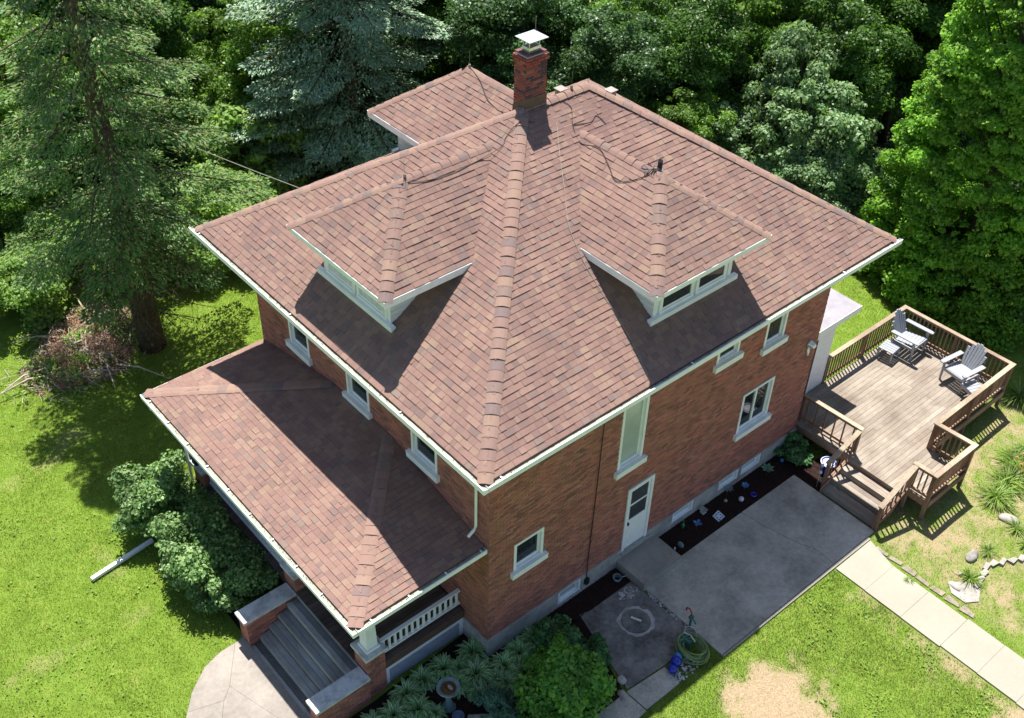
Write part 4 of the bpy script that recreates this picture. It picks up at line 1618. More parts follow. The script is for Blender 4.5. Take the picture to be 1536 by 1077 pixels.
# ------------------------------------------------------------------ chairs
def fan_chair(label, loc, rz):
    t = thing("garden_chair", label, "chair", loc, rz, "pale plastic garden chairs on the deck")
    # local: faces +y, origin on the floor under the seat centre
    def part(m, n):
        return m.build(n, M['plastic'], t)
    for i in range(6):
        m = MB()
        y0 = -.26 + i * .09
        m.box(-.26, .26, y0, y0 + .078, .33 + i * .012, .352 + i * .012)
        part(m, "seat_slat")
    m = MB()
    m.box(-.28, .28, .285, .31, .33, .415)
    part(m, "seat_front")
    for i in range(7):
        a = (i - 3) * .055
        m = MB()
        h = .66 - .02 * (i - 3) ** 2
        x0 = (i - 3) * .072
        vs = []
        for zq, yq, s_ in ((.3, -.24, .8), (.3 + h * .5, -.24 - h * .22, 1), (.3 + h, -.24 - h * .42, 1.12)):
            for dx, dy in ((-.031, 0), (.031, 0), (.031, -.02), (-.031, -.02)):
                vs.append((x0 * s_ + dx * s_, yq + dy + .01 * abs(i - 3) * .6, zq))
        m.add(vs, [(3, 2, 1, 0), (8, 9, 10, 11)] + [(b_ + k, b_ + (k + 1) % 4, b_ + 4 + (k + 1) % 4, b_ + 4 + k) for b_ in (0, 4) for k in range(4)])
        part(m, "back_slat")
    m = MB()
    m.box(-.27, .27, -.44, -.418, .6, .66)
    part(m, "back_brace")
    for sx in (-1, 1):
        m = MB()
        m.box(sx * .33 - .06, sx * .33 + .06, -.36, .34, .56, .585)
        m.box(sx * .33 - .045, sx * .33 + .045, .34, .38, .55, .58)
        part(m, "armrest")
        m = MB()
        m.tube([(sx * .30, .27, .0), (sx * .32, .25, .56)], [.03, .04], 4)
        part(m, "leg")
        m = MB()
        m.tube([(sx * .30, -.42, .0), (sx * .3, -.3, .34)], [.025, .035], 4)
        part(m, "leg")
        m = MB()
        m.box(sx * .295 - .015, sx * .295 + .015, -.28, .28, .27, .345)
        part(m, "seat_rail")
    return t
def footstool(label, loc, rz):
    t = thing("footstool", label, "footstool", loc, rz, "plastic footstools beside the deck chairs")
    for i in range(5):
        m = MB()
        x0 = -.22 + i * .09
        m.box(x0, x0 + .078, -.2, .2, .32, .345)
        m.build("top_slat", M['plastic'], t)
    m = MB()
    m.box(-.225, .225, -.2, -.185, .24, .319)
    m.box(-.225, .225, .185, .2, .24, .319)
    m.build("apron", M['plastic'], t)
    for sx in (-1, 1):
        for sy in (-1, 1):
            m = MB()
            m.tube([(sx * .21, sy * .19, 0), (sx * .18, sy * .17, .319)], [.022, .035], 4)
            m.build("leg", M['plastic'], t)
    return t
fan_chair("pale plastic slatted chair in the far corner of the deck, facing the steps", (16.78, -.02, ZD + .002), math.pi + .05).scale = (1.25,) * 3
fan_chair("pale plastic slatted chair turned sideways near the right railing of the deck", (16.66, -1.85, ZD + .002), math.radians(82)).scale = (1.22,) * 3
footstool("pale footstool beside the chair in the far corner of the deck", (16.02, .18, ZD + .002), .1).scale = (1.2,) * 3
footstool("pale footstool tucked against the right railing beside the sideways chair", (16.35, -2.5, ZD + .002), math.radians(70)).scale = (1.2,) * 3

# ------------------------------------------------------------------ small garden things
def ball(m, c, r, sq=(1, 1, 1)):
    prof = [(max(.002, r * math.sin(math.pi * i / 8)), -r * math.cos(math.pi * i / 8)) for i in range(9)]
    m.lathe(prof, c, 12, Matrix.Diagonal((*sq, 1)))
bb = thing("bird_bath", "round blue-grey bird bath with rusty water among the hostas", "bird bath", (-1.55, -.5, 0))
m = MB()
m.lathe([(.17, 0), (.16, .05), (.08, .12), (.065, .4), (.09, .62), (.11, .68)], (0, 0, 0), 20)
m.build("pedestal", M['bath'], bb, True)
m = MB()
m.lathe([(.08, .68), (.2, .71), (.275, .79), (.265, .815), (.235, .80), (.17, .755), (.0, .745)], (0, 0, 0), 28)
m.build("bowl", M['bath'], bb, True)
m = MB()
m.lathe([(.185, .763), (.0, .765)], (0, 0, 0), 24)
m.build("water", M['rust'], bb)
m = MB()
ball(m, (.03, -.03, .79), .045, (1, 1.8, .6))
o = m.build("stone", M['stone'])
o.location = (-1.55, -.5, 0)
tag(o, "small pale stone lying in the bird bath", "stone")
m = MB()
m.lathe([(.12, 0), (.125, .2), (.14, .3), (.12, .3), (.11, .22)], (0, 0, 0), 18)
o = m.build("garden_urn", simple("blue_grey_pot", C3(.10, .13, .2), .5, .2), None, True)
o.location = (-1.63, -.95, 0)
tag(o, "blue-grey pot standing below the bird bath", "pot")
m = MB()
m.tube([(0, 0, .06), (.2, -.18, .07), (.42, -.3, .06)], [.08, .095, .07], 8)
o = m.build("fallen_log", M['stone'])
o.location = (-1.42, -1.02, 0)
tag(o, "short pale log lying beside the blue-grey pot", "log")

# blue balls
for (x, y), r, mt, lb in (((3.38, -2.95), .12, 'lightblue', "light blue glass ball nearest the hose"), ((3.24, -3.02), .14, 'blue', "large deep blue glass ball in the middle of the three"),
                          ((3.04, -3.1), .12, 'blue', "deep blue glass ball nearest the grey path slab")):
    m = MB()
    ball(m, (0, 0, r), r)
    m.lathe([(r * .3, 0), (r * .25, .03)], (0, 0, 0), 8)
    o = m.build("gazing_ball", M[mt], None, True)
    o.location = (x, y, .02)
    tag(o, lb, "glass ball", "blue glass balls by the hose")
# hydrant with red handle
hy = thing("yard_hydrant", "yard hydrant with bright red handle at the edge of the patio", "hydrant", (4.3, -2.5, 0))
hy.scale = (1, 1, .62)
m = MB()
m.tube([(0, 0, 0), (0, 0, .62)], .03, 8)
m.build("pipe", M['teal'], hy)
m = MB()
m.box(-.05, .05, -.05, .05, .6, .74)
m.tube([(0, -.04, .66), (-.02, -.14, .62), (-.02, -.16, .55)], .025, 6)
m.build("head", M['teal'], hy)
m = MB()
m.tube([(0, 0, .74), (.02, .03, .86), (.04, .12, .95), (.04, .2, .9), (.02, .2, .78)], .022, 6)
m.build("lever", M['red'], hy)
# bucket
bk = thing("bucket", "old metal bucket with a pale wire handle next to the hydrant", "bucket", (4.05, -2.72, .0))
m = MB()
m.lathe([(.10, 0), (.14, .24), (.13, .24), (.095, .05), (.0, .05)], (0, 0, .02), 18)
m.build("body", M['stone'], bk, True)
m = MB()
m.tube([(.15 * math.cos(a), .15 * math.sin(a), .26 + .04 * math.sin(a)) for a in np.linspace(0, 6.28, 22)], .008, 5)
m.build("wire_handle", M['orna'], bk)
# hose
hs = thing("garden_hose", "green garden hose hung in loops on a small teal holder", "hose", (3.78, -3.05, 0))
m = MB()
rr_ = random.Random(8)
for k in range(9):
    r = .2 + .022 * k
    cx_, cy_ = rr_.uniform(-.02, .02), rr_.uniform(-.02, .02)
    m.tube([(cx_ + r * math.cos(a) * .85, cy_ + r * math.sin(a) * 1.15, .2 + .035 * (k % 4) + .07 * math.sin(a + k)) for a in np.linspace(0, 6.28, 26)], .02, 6, False)
m.build("loops", M['hose'], hs)
m = MB()
m.box(-.03, .03, .1, .34, .16, .34)
m.box(-.16, .16, .26, .3, .3, .36)
m.tube([(0, .1, 0), (0, .1, .4)], .02, 6)
m.build("holder", M['teal'], hs)
m = MB()
m.tube([(.05, .36, .42), (.1, .2, .44), (.07, .02, .4)], .014, 5)
m.build("nozzle", M['orna'], hs)
# pebbles
def pebbles(name, cx_, cy_, rx, ry, n, label, seed, smin=.015, smax=.045, mat='pebble'):
    rr = random.Random(seed)
    m = MB()
    for _ in range(n):
        a, q = rr.uniform(0, 6.28), math.sqrt(rr.random())
        r = rr.uniform(smin, smax)
        m.lathe([(r * .4, -r * .4), (r, 0), (r * .6, r * .5), (.002, r * .6)], (cx_ + rx * q * math.cos(a), cy_ + ry * q * math.sin(a), .02), 5,
                Matrix.Rotation(rr.uniform(0, 3), 4, 'Z') @ Matrix.Diagonal((rr.uniform(.7, 1.3), rr.uniform(.7, 1.2), 1, 1)))
    o = m.build(name, M[mat], None, kind="stuff")
    o['label'] = label
pebbles("pebbles", 3.3, -3.22, .45, .22, 130, "pale pebbles scattered around the blue balls", 1)
pebbles("pebbles", 3.9, -.8, .3, .16, 60, "pale rubble in the corner by the stoop", 2)
pebbles("pebbles", 4.27, -1.7, .05, .9, 70, "debris in the joint between slab and patio", 3, .01, .04)
def boulder(label, x, y, r, seed, sq=(1, 1, .6), group=None, mat='stone'):
    rr = random.Random(seed)
    m = MB()
    ball(m, (0, 0, 0), 1)
    m.v = [tuple(Vector(v) * rr.uniform(.88, 1.08)) for v in m.v]
    o = m.build("rock", M[mat], None, True)
    o.location = (x, y, r * sq[2] * .25)
    o.scale = (r * sq[0], r * sq[1], r * sq[2])
    o.rotation_euler = (0, 0, rr.uniform(0, 3))
    tag(o, label, "rock", group)
boulder("white rounded rock at the corner of the stained slab and the bush", 1.97, -2.5, .13, 1, (1, .8, .8), None, 'pebble')
boulder("tan rock between the white rock and the path slab", 1.72, -2.75, .1, 2)
boulder("smallest tan rock below the white rock", 1.62, -2.9, .07, 3)
boulder("large pale rock lying alone in the dry grass right of the deck", 13.6, -5.6, .24, 4, (1.2, .7, .45))
boulder("flat pale rock beside the grass tuft near the edging wall", 11.66, -5.68, .2, 5, (1.3, .7, .5))
boulder("small pale rock by the lowest lily tuft beside the sidewalk", 10.45, -5.95, .14, 6, (1.3, .7, .5))
boulder("round white pebble left of the edging stones", 10.95, -5.85, .09, 16, (1, 1, .6), None, 'pebble')
xs_ = [(10.95, -6.3), (11.18, -6.24), (11.42, -6.18), (11.66, -6.12), (11.9, -6.17), (12.14, -6.3), (12.38, -6.45), (12.62, -6.55), (12.86, -6.62)]
for i, (x, y) in enumerate(xs_):
    m = MB()
    rb_ = random.Random(i + 40)
    m.box(-.12, .12, -.07, .07, -.03, .055)
    m.v = [(a + rb_.uniform(-.035, .02), b + rb_.uniform(-.025, .025), c + rb_.uniform(-.015, .02)) for a, b, c in m.v]
    o = m.build("edging_block", M['stone'], None)
    o.location = (x, y, 0)
    o.rotation_euler = (0, 0, .2 * math.sin(i * 3))
    tag(o, ORD[i] + " scalloped stone block of the curved lawn edging, counted from the sidewalk", "edging block", "edging blocks of the curved border")
m = MB()
m.prism([(10.2, -6.0), (10.45, -5.75), (10.85, -6.1), (10.9, -6.4), (10.5, -6.6), (10.2, -6.4)], -.02, .02)
o = m.build("border_slab", M['stone'])
tag(o, "flat pinkish stone slab at the end of the curved edging", "stone slab")

# ornaments in the mulch bed
def orn(name, label, cat, x, y, parts):
    t = thing(name, label, cat, (x, y, .012))
    for pn, mt, fn in parts:
        m = MB()
        fn(m)
        m.build(pn, M[mt], t)
def stick(h):
    return lambda m: m.tube([(0, 0, 0), (0, 0, h)], .006, 5)
def petals(h, r, n, wd=.035):
    def f(m):
        for k in range(n):
            a = 2 * math.pi * k / n + .4
            d_, e_ = Vector((math.cos(a), math.sin(a), .25)), Vector((-math.sin(a), math.cos(a), 0))
            c_ = Vector((0, 0, h))
            m.add([c_, c_ + d_ * r * .6 + e_ * wd, c_ + d_ * r, c_ + d_ * r * .6 - e_ * wd,
                   c_ - Vector((0, 0, .006)), c_ + d_ * r * .6 + e_ * wd - Vector((0, 0, .006)), c_ + d_ * r - Vector((0, 0, .006)), c_ + d_ * r * .6 - e_ * wd - Vector((0, 0, .006))],
                  [(0, 1, 2, 3), (7, 6, 5, 4), (0, 4, 5, 1), (1, 5, 6, 2), (2, 6, 7, 3), (3, 7, 4, 0)])
        ball(m, (0, 0, h), .02)
    return f
def glob(h, r, sq=(1, 1, 1)):
    return lambda m: ball(m, (0, 0, h), r, sq)
orn("garden_ornament", "bright blue four-winged metal ornament on a stake", "ornament", 6.75, -.5, [("stake", 'cable', stick(.28)), ("wings", 'lightblue', petals(.29, .13, 4, .05))])
def plaque(m):
    T = Matrix.Rotation(math.radians(20), 4, 'X') @ Matrix.Rotation(.15, 4, 'Z')
    m.box(-.13, .13, -.12, .12, .05, .075, T)
def plaque_dots(m):
    T = Matrix.Rotation(math.radians(20), 4, 'X') @ Matrix.Rotation(.15, 4, 'Z')
    for i in range(3):
        for j in range(3):
            if (i, j) != (1, 1):
                m.box(-.10 + i * .075, -.055 + i * .075, -.09 + j * .07, -.05 + j * .07, .0765, .082, T)
orn("stepping_tile", "square white mosaic tile with blue patches lying on the mulch", "tile", 7.55, -.55, [("tile", 'orna', plaque), ("mosaic", 'lightblue', plaque_dots)])
orn("garden_ornament", "white and grey little house-shaped ornament by the basement window", "ornament", 7.35, -.2, [
    ("body", 'orna', lambda m: m.box(-.06, .06, -.06, .06, 0, .16)),
    ("roof", 'stone', lambda m: m.add([(-.09, -.09, .15), (.09, -.09, .15), (.09, .09, .15), (-.09, .09, .15), (0, -.09, .24), (0, .09, .24)], [(0, 1, 4), (3, 5, 2), (0, 4, 5, 3), (1, 2, 5, 4), (3, 2, 1, 0)]))])
orn("glass_bottle", "small green glass bottle standing on the mulch", "bottle", 6.55, -.2, [("body", 'green', lambda m: m.lathe([(.045, 0), (.05, .12), (.02, .18), (.017, .25), (.022, .26)], (0, 0, 0), 10))])
orn("garden_ornament", "grey flower pinwheel on a tall stem against the foundation", "ornament", 8.15, -.3, [("stake", 'cable', stick(.5)), ("petals", 'bath', petals(.5, .16, 8, .03)), ("base", 'stone', glob(.03, .05))])
orn("garden_ornament", "teal blue pinwheel ornament above the white ball", "ornament", 8.82, -.38, [("stake", 'cable', stick(.25)), ("petals", 'lightblue', petals(.25, .12, 6, .04))])
orn("garden_ornament", "shiny white ball resting on the mulch below the teal pinwheel", "ball", 8.5, -.55, [("globe", 'orna', glob(.07, .075))])
orn("garden_ornament", "blue ring ornament nearest the patio edge", "ornament", 8.85, -.68, [("ring", 'blue', lambda m: m.tube([(.07 * math.cos(a), .07 * math.sin(a), .12) for a in np.linspace(0, 6.28, 16)], .022, 6)), ("stake", 'cable', stick(.1))])
orn("garden_ornament", "large pale green leafy ornament at the far part of the mulch bed", "ornament", 9.75, -.38, [("stake", 'cable', stick(.3)), ("petals", 'sedum', petals(.3, .2, 7, .05))])
orn("garden_ornament", "small pale blue ball near the far end of the bed", "ball", 10.55, -.3, [("globe", 'lightblue', glob(.06, .06))])
orn("garden_ornament", "curved cream bone-shaped stone at the far end of the bed", "stone", 10.85, -.52, [("body", 'stone', lambda m: m.tube([(-.12, 0, .03), (-.04, -.03, .04), (.08, 0, .03), (.12, .04, .03)], .028, 6))])
orn("garden_ornament", "blue oval ornament in the near corner of the mulch bed", "ornament", 6.0, -.62, [("globe", 'bath', glob(.09, .1, (.6, 1, 1)))])
orn("garden_ornament", "tiny white figurine beside the blue oval ornament", "figurine", 5.8, -.6, [("body", 'orna', lambda m: m.lathe([(.03, 0), (.02, .07), (.03, .1), (.004, .14)], (0, 0, 0), 8))])
orn("solar_light", "white globe light hanging at the foot of the deck stair rail", "light", 10.5, -1.55, [("globe", 'orna', glob(.86, .05)), ("stem", 'steel', stick(.82)), ("lower_globe", 'orna', glob(.6, .055))])
orn("blue_pot", "blue and white glazed pot beside the deck under the side railing", "pot", 11.2, -1.35, [("body", 'blue', lambda m: m.lathe([(.13, 0), (.2, .2), (.19, .36), (.21, .4), (.17, .4), (.15, .3), (.0, .3)], (0, 0, 0), 18)), ("rim", 'orna', lambda m: m.lathe([(.215, .36), (.225, .40), (.2, .41), (.19, .38)], (0, 0, 0), 18))])
orn("hose_bib", "coiled pale blue tubing by the corner of the stoop", "hose", 3.95, -.35, [("coil", 'bath', lambda m: [m.tube([((.08 + .01 * k) * math.cos(a), (.08 + .01 * k) * math.sin(a), .05 + .03 * k) for a in np.linspace(0, 6.28, 16)], .013, 5) for k in range(4)]), ("tail", 'orna', lambda m: m.tube([(.1, 0, .05), (.3, -.1, .06), (.42, -.42, .04)], .011, 5))])
# downspout extension on the lawn
m = MB()
m.box(-.88, .88, -.05, .05, .0, .09)
o = m.build("drain_pipe", M['white'])
o.location = (-5.3, 8.08, .02)
o.rotation_euler = (0, 0, math.atan2(.21, 1.65))
tag(o, "white downspout extension lying across the front lawn", "drain pipe")
# overhead wire
m = MB()
pts = []
A_, B_ = Vector((2.2, W + OV, HE - .1)), Vector((-4.0, 34.0, 8.2))
for k in range(15):
    t = k / 14
    p = A_.lerp(B_, t)
    p.z -= 1.2 * 4 * t * (1 - t) * .5
    pts.append(p)
m.tube(pts, .012, 4)
o = m.build("service_wire", M['copper'])
tag(o, "thin overhead wire running from the roof edge to the trees", "wire")

# ------------------------------------------------------------------ foliage
def unit(a):
    return a / np.maximum(np.linalg.norm(a, axis=-1, keepdims=True), 1e-9)
def quads(C, N, size, rng, elong=1.4, fold=.0):
    """rhombic leaves at C with normals N"""
    n = len(C)
    N = unit(N)
    t = unit(np.cross(N, rng.normal(size=(n, 3))))
    b = np.cross(N, t)
    s = (size * rng.uniform(.5, 1.5, n))[:, None]
    V = np.stack([C - t * s * elong * .5, C + b * s * .5 - t * s * .1, C + t * s * elong * .5 - N * s * .18, C - b * s * .5 - t * s * .1], 1)
    return V.reshape(-1, 3)
def qfaces(nv):
    return np.arange(nv).reshape(-1, 4)
def blades(P, D, L_, Wd, side=None, rng=None):
    """narrow kite blades from P along D"""
    D = unit(D)
    s = unit(np.cross(D, side if side is not None else rng.normal(size=D.shape)))
    L_ = np.asarray(L_)[:, None]
    Wd = np.asarray(Wd)[:, None]
    V = np.stack([P, P + D * L_ * .45 + s * Wd * .5, P + D * L_, P + D * L_ * .45 - s * Wd * .5], 1)
    return V.reshape(-1, 3)

def broadleaf(seed, h, rx, z0, mat, nclump=120, nleaf=260, leaf=.13, crad=.75, shape='round', trunk_r=.16, lean=0, tp=.72, inner=.45):
    rng = np.random.default_rng(seed)
    rr = random.Random(seed)
    cz, rz = (z0 + h) / 2, (h - z0) / 2
    cl = []
    while len(cl) < nclump:
        d = unit(rng.normal(size=3))
        q = rng.random() ** .38
        p = d * q
        z = p[2]
        if shape == 'cone':
            zz = rng.random() ** 1.25
            a = rng.random() * 6.283
            rad = rx * (1 - zz) ** tp * (1 - inner + inner * rng.random() ** .4) * (1 + .07 * math.sin(3 * a + seed) + .05 * math.sin(7 * a + 9 * zz))
            c = np.array([rad * math.cos(a), rad * math.sin(a), z0 + zz * (h - z0)])
        else:
            c = np.array([p[0] * rx * (1 + .22 * math.sin(2.3 * math.atan2(p[1], p[0]) + seed)), p[1] * rx, cz + z * rz])
            if shape == 'round' and z < -.2:
                c[:2] *= .9
        cl.append(c)
    cl = np.array(cl)
    C = []
    N = []
    ctr = np.array([0, 0, cz])
    for c in cl:
        r = crad * rng.uniform(.4, 1.4)
        k = int(nleaf * (r / crad) ** 2)
        d = unit(rng.normal(size=(k, 3)) + np.array([0, 0, .35]) + unit(c - ctr) * .5)
        rad = r * rng.uniform(.35, 1.05, k)[:, None]
        off = d * rad * np.array([1.15, 1.15, .62])
        C.append(c + off)
        N.append(d * .7 + np.array([0, 0, .55]) + rng.normal(size=(k, 3)) * .45)
    C, N = np.concatenate(C), np.concatenate(N)
    V = quads(C, N, leaf, rng)
    crown = npmesh("crown", V, qfaces(len(V)), M[mat])
    m = MB()
    top = h * .8
    pts = [(0, 0, -.1), (.05 * lean, .03, top * .3), (.1 * lean, -.05, top * .6), (0, 0, top)]
    m.tube(pts, [trunk_r * 1.3, trunk_r, trunk_r * .65, trunk_r * .2], 8)
    for c in cl[:26]:
        b = Vector((0, 0, max(.3, min(c[2] * .6, top * .8))))
        e = Vector(c)
        mid = (b + e) / 2 + Vector((rr.uniform(-.2, .2), rr.uniform(-.2, .2), .15))
        m.tube([b, mid, e], [trunk_r * .4, trunk_r * .25, .012], 5, False)
    return m.mesh("trunk", M['bark'], True), crown

def conifer(seed, h, R, z0, mat, nb=110, sparse=1.0, droop=.35, trunk_r=.3, bl=(.16, .3), dead=0, wid=.035, n_per=420):
    rng = np.random.default_rng(seed)
    m = MB()
    m.tube([(0, 0, -.2), (.03, 0, h * .33), (0, .05, h * .66), (0, 0, h)], [trunk_r * 1.25, trunk_r * .9, trunk_r * .5, .03], 10)
    P, D, L_, S_ = [], [], [], []
    for i in range(nb):
        z = z0 + (h - z0) * (i / nb) ** 1.1
        f = 1 - (z - z0) / (h - z0)
        ln = R * (f ** .75) * rng.uniform(.6, 1.1) + .25
        if i / nb < .12:
            ln *= rng.uniform(.5, 1)
        a = i * 2.4 + rng.uniform(-.3, .3)
        dr = droop * rng.uniform(.6, 1.3)
        o = np.array([math.cos(a), math.sin(a), 0])
        sd = np.array([-math.sin(a), math.cos(a), 0])
        k = int(n_per * sparse * (ln / R) ** 1.3 * rng.uniform(.5, 1.2)) + 20
        t = rng.random(k) ** .7
        t = .18 + .82 * t
        # limb curve: out, drooping, tips lifting
        zc = -dr * ln * (t ** 1.3) + .14 * ln * np.clip(t - .7, 0, 1)
        latw = ln * .34 * (1.15 - t) ** .6
        lat = rng.uniform(-1, 1, k) * latw
        hang = -np.abs(rng.normal(0, .12, k)) * (1 if droop > .2 else .4) - np.abs(lat) * .18
        p = o * (t * ln)[:, None] * .98 + sd * lat[:, None] + np.array([0, 0, 1.0]) * (zc + hang)[:, None] + np.array([0, 0, z])
        d = o * .9 + sd * (np.sign(lat) * .7)[:, None] + np.array([0, 0, -.35 * (1 + droop)]) + rng.normal(size=(k, 3)) * .35
        P.append(p)
        D.append(d)
        L_.append(rng.uniform(*bl, k))
        S_.append(np.tile([0, 0, 1.0], (k, 1)) + rng.normal(size=(k, 3)) * .4)
        pts = [tuple(o * tt * ln + np.array([0, 0, z - dr * ln * tt ** 1.3 + .14 * ln * max(tt - .7, 0)])) for tt in (0, .35, .7, .95)]
        m.tube(pts, [.045, .03, .018, .006], 4, False)
    for i in range(dead):
        z = rng.uniform(1.2, z0 + 1.5)
        a = rng.uniform(0, 6.28)
        ln = rng.uniform(1.0, 2.6)
        o = np.array([math.cos(a), math.sin(a), 0])
        p = [tuple(o * tt * ln + np.array([.1 * rng.normal(), .1 * rng.normal(), z - .4 * ln * tt ** 1.4])) for tt in (0, .4, .75, 1)]
        p[0] = (0, 0, z)
        m.tube(p, [.022, .016, .01, .004], 4, False)
        for j in range(5):
            tt = rng.uniform(.3, .9)
            b = Vector(p[1]).lerp(Vector(p[3]), tt)
            e = b + Vector((rng.normal() * .35, rng.normal() * .35, -rng.uniform(.1, .6)))
            m.tube([b, e], [.008, .003], 3, False)
    P, D, L_, S_ = map(np.concatenate, (P, D, L_, S_))
    V = blades(P, D, L_, rng.uniform(wid * .7, wid * 1.5, len(P)) * 1.6, S_)
    return m.mesh("trunk", M['bark'], True), npmesh("crown", V, qfaces(len(V)), M[mat])

def plant(name, label, cat, meshes, loc, rz=0, sc=1, group=None, names=("trunk", "crown")):
    t = thing(name, label, cat, loc, rz, group)
    t.scale = sc if isinstance(sc, tuple) else (sc, sc, sc)
    for n, me in zip(names, meshes):
        link(n, me, t)
    return t

# big trees
sp1 = conifer(1, 16.5, 4.3, 4.0, 'spruce', 84, .82, .40, .34, (.09, .19), 130, .03, 1350)
plant("spruce_tree", "tall ragged dark spruce with bare lower trunk beside the brush pile", "tree", sp1, (-.75, 15.5, 0), .4)
sp2 = conifer(2, 15.5, 5.2, 1.0, 'bluespruce', 120, 1.15, .2, .28, (.1, .2), 6, .036, 1450)
plant("blue_spruce", "blue-green spruce with layered frosted branches behind the roof", "tree", sp2, (10.3, 20.4, 0), 1.2)
arb = broadleaf(3, 15.5, 3.35, .1, 'arbor', 2100, 150, .08, .33, 'cone', .2, 0, .42, .22)
plant("arborvitae", "huge dense bright green conical tree at the upper right, beyond the deck", "tree", arb, (22.5, 1.5, 0), .3)
plant("arborvitae", "bright green conical tree cut off by the right edge of the photo, behind the other", "tree", arb, (25.6, -3.4, 0), 2.1, .95)
dog = broadleaf(4, 5.8, 2.5, .1, 'silver', 170, 250, .11, .5, 'round', .12)
plant("dogwood_tree", "silvery green tree touching the left side of the conical tree", "tree", dog, (20.9, 7.4, 0), 0, (.8, .85, .95))
plant("dogwood_tree", "tallest of the silvery green trees, just behind the rounder ones", "tree", dog, (21.9, 9.2, 0), 1.1, (.75, .7, 1.15))
plant("dogwood_tree", "low silvery green tree nearest the far roof corner", "tree", dog, (19.6, 6.5, 0), 3.1, (.6, .55, .6))
plant("dogwood_tree", "smaller greyish tree behind the far roof corner", "tree", dog, (19.4, 10.6, 0), 2.0, .72)

mp1 = broadleaf(5, 13, 4.3, 2.6, 'maple', 180, 400, .125, .9, 'round', .22)
mp2 = broadleaf(6, 14, 3.9, 2.2, 'oak', 170, 400, .125, .9, 'round', .22)
mp3 = broadleaf(7, 12, 4.2, 3.0, 'bright', 160, 400, .125, .85, 'round', .2)
def W2(D, s):
    return (-10.17 + .665 * D + .7466 * s, -11.95 + .7466 * D - .665 * s, 0)
forest = [
    (mp2, 38.5, -.6, .62, "dark leafy tree directly behind the chimney"),
    (mp2, 37.0, 3.2, .55, "dark leafy tree between the chimney and the silvery tree"),
    (mp3, 41.0, 3.6, .66, "bright leafy tree whose lit top shows right of the chimney"),
    (mp1, 38.8, 6.6, .6, "green maple behind and left of the silvery tree"),
    (mp3, 42.0, 10.6, .68, "bright green tree at the top, left of the conical tree"),
    (mp1, 39.0, 11.6, .6, "green maple beside the upper edge of the conical tree"),
    (mp1, 41.5, 15.0, .75, "green maple behind the conical tree"),
    (mp2, 42.5, .6, .66, "tall dark tree in the back row above the ridge"),
    (mp1, 41.5, -2.6, .64, "green maple just right of the blue spruce"),
    (mp2, 42.0, -7.0, .66, "dark tree behind the blue spruce"),
    (mp3, 38.5, -10.0, .56, "yellow-green tree between the two spruces"),
    (mp1, 35.0, -13.8, .5, "green tree low behind the dark spruce trunk"),
    (mp3, 34.5, -17.5, .6, "pale green tree at the top left corner"),
    (mp3, 31.0, -17.2, .42, "small pale green tree at the left edge"),
    (mp1, 39.5, -15.5, .66, "green maple behind the dark spruce"),
    (mp2, 41.0, -20.0, .72, "dark tree in the top left corner"),
    (mp2, 44.5, -12.0, .7, "far dark tree between the spruces"),
    (mp1, 47.5, -6.5, .72, "far green tree above the blue spruce"),
    (mp1, 44.5, 7.4, .68, "far green tree in the gap above the silvery tree"),
    (mp2, 46.0, 4.2, .7, "far dark tree right of the chimney top"),
    (mp1, 47.5, -1.5, .72, "farthest green tree above the chimney"),
    (mp2, 46.0, 18.5, .9, "far dark tree behind the top right corner"),
    (mp1, 49.0, 12.5, .8, "farthest green tree at the upper right"),
    (mp1, 48.5, -18.0, .8, "farthest green tree in the top left corner"),
    (mp2, 35.5, 19.5, .7, "dark tree behind the right side of the conical tree"),
    (mp2, 36.0, .2, .42, "small dark tree behind the ridge, left of the roof vents"),
    (mp3, 35.2, 6.0, .4, "small yellowish tree behind the right slope of the roof"),
    (mp2, 50.0, 1.0, .8, "dark tree in the last row behind the chimney"),
    (mp1, 51.0, 7.5, .8, "green tree in the last row right of the chimney"),
    (mp2, 51.0, -11.0, .8, "dark tree in the last row left of the blue spruce"),
    (mp2, 56.0, 4.0, 1.0, "dark tall tree behind the last row, right of centre"),
    (mp1, 56.0, -5.0, 1.0, "green tall tree behind the last row, left of centre"),
    (mp2, 57.0, -15.0, 1.0, "dark tall tree behind the last row at the left"),
    (mp1, 56.0, 13.0, 1.0, "green tall tree behind the last row at the right"),
]
rf = random.Random(12)
for i, (ms, D, s, sc, lb) in enumerate(forest):
    plant("leafy_tree", lb, "tree", ms, W2(D, s), rf.uniform(0, 6.28), sc * rf.uniform(.95, 1.05), "leafy trees of the wood behind the house")

sh1 = broadleaf(21, 2.0, 1.05, .15, 'shrub', 60, 230, .075, .34, 'bush', .04)
sh2 = broadleaf(22, 3.0, 1.6, .1, 'pale', 70, 240, .10, .5, 'bush', .06)
sh3 = broadleaf(23, 3.0, 1.7, .1, 'silver', 70, 240, .10, .5, 'bush', .06)
sh4 = broadleaf(24, 1.25, 1.0, .05, 'bush', 80, 200, .085, .28, 'bush', .03)
sh5 = broadleaf(25, .9, .6, .03, 'bush_dark', 40, 180, .06, .2, 'bush', .02)
sh6 = broadleaf(26, .5, .6, .03, 'sedum', 40, 180, .045, .16, 'bush', .02)
def bush(lb, ms, x, y, sc=1, rz=0, group=None, cat="shrub"):
    plant("shrub", lb, cat, ms, (x, y, 0), rz, sc, group, ("stems", "foliage"))
g1 = "shrubs in front of the porch"
bush("largest grey-green shrub at the far end of the porch front", sh1, -3.95, 8.75, (.86, .82, .95), .3, g1)
bush("grey-green shrub above the end of the white drain pipe", sh1, -3.75, 7.6, .68, 1.3, g1)
bush("light green shrub in the middle of the porch front row", sh1, -4.0, 6.35, (.85, .85, .95), 2.2, g1)
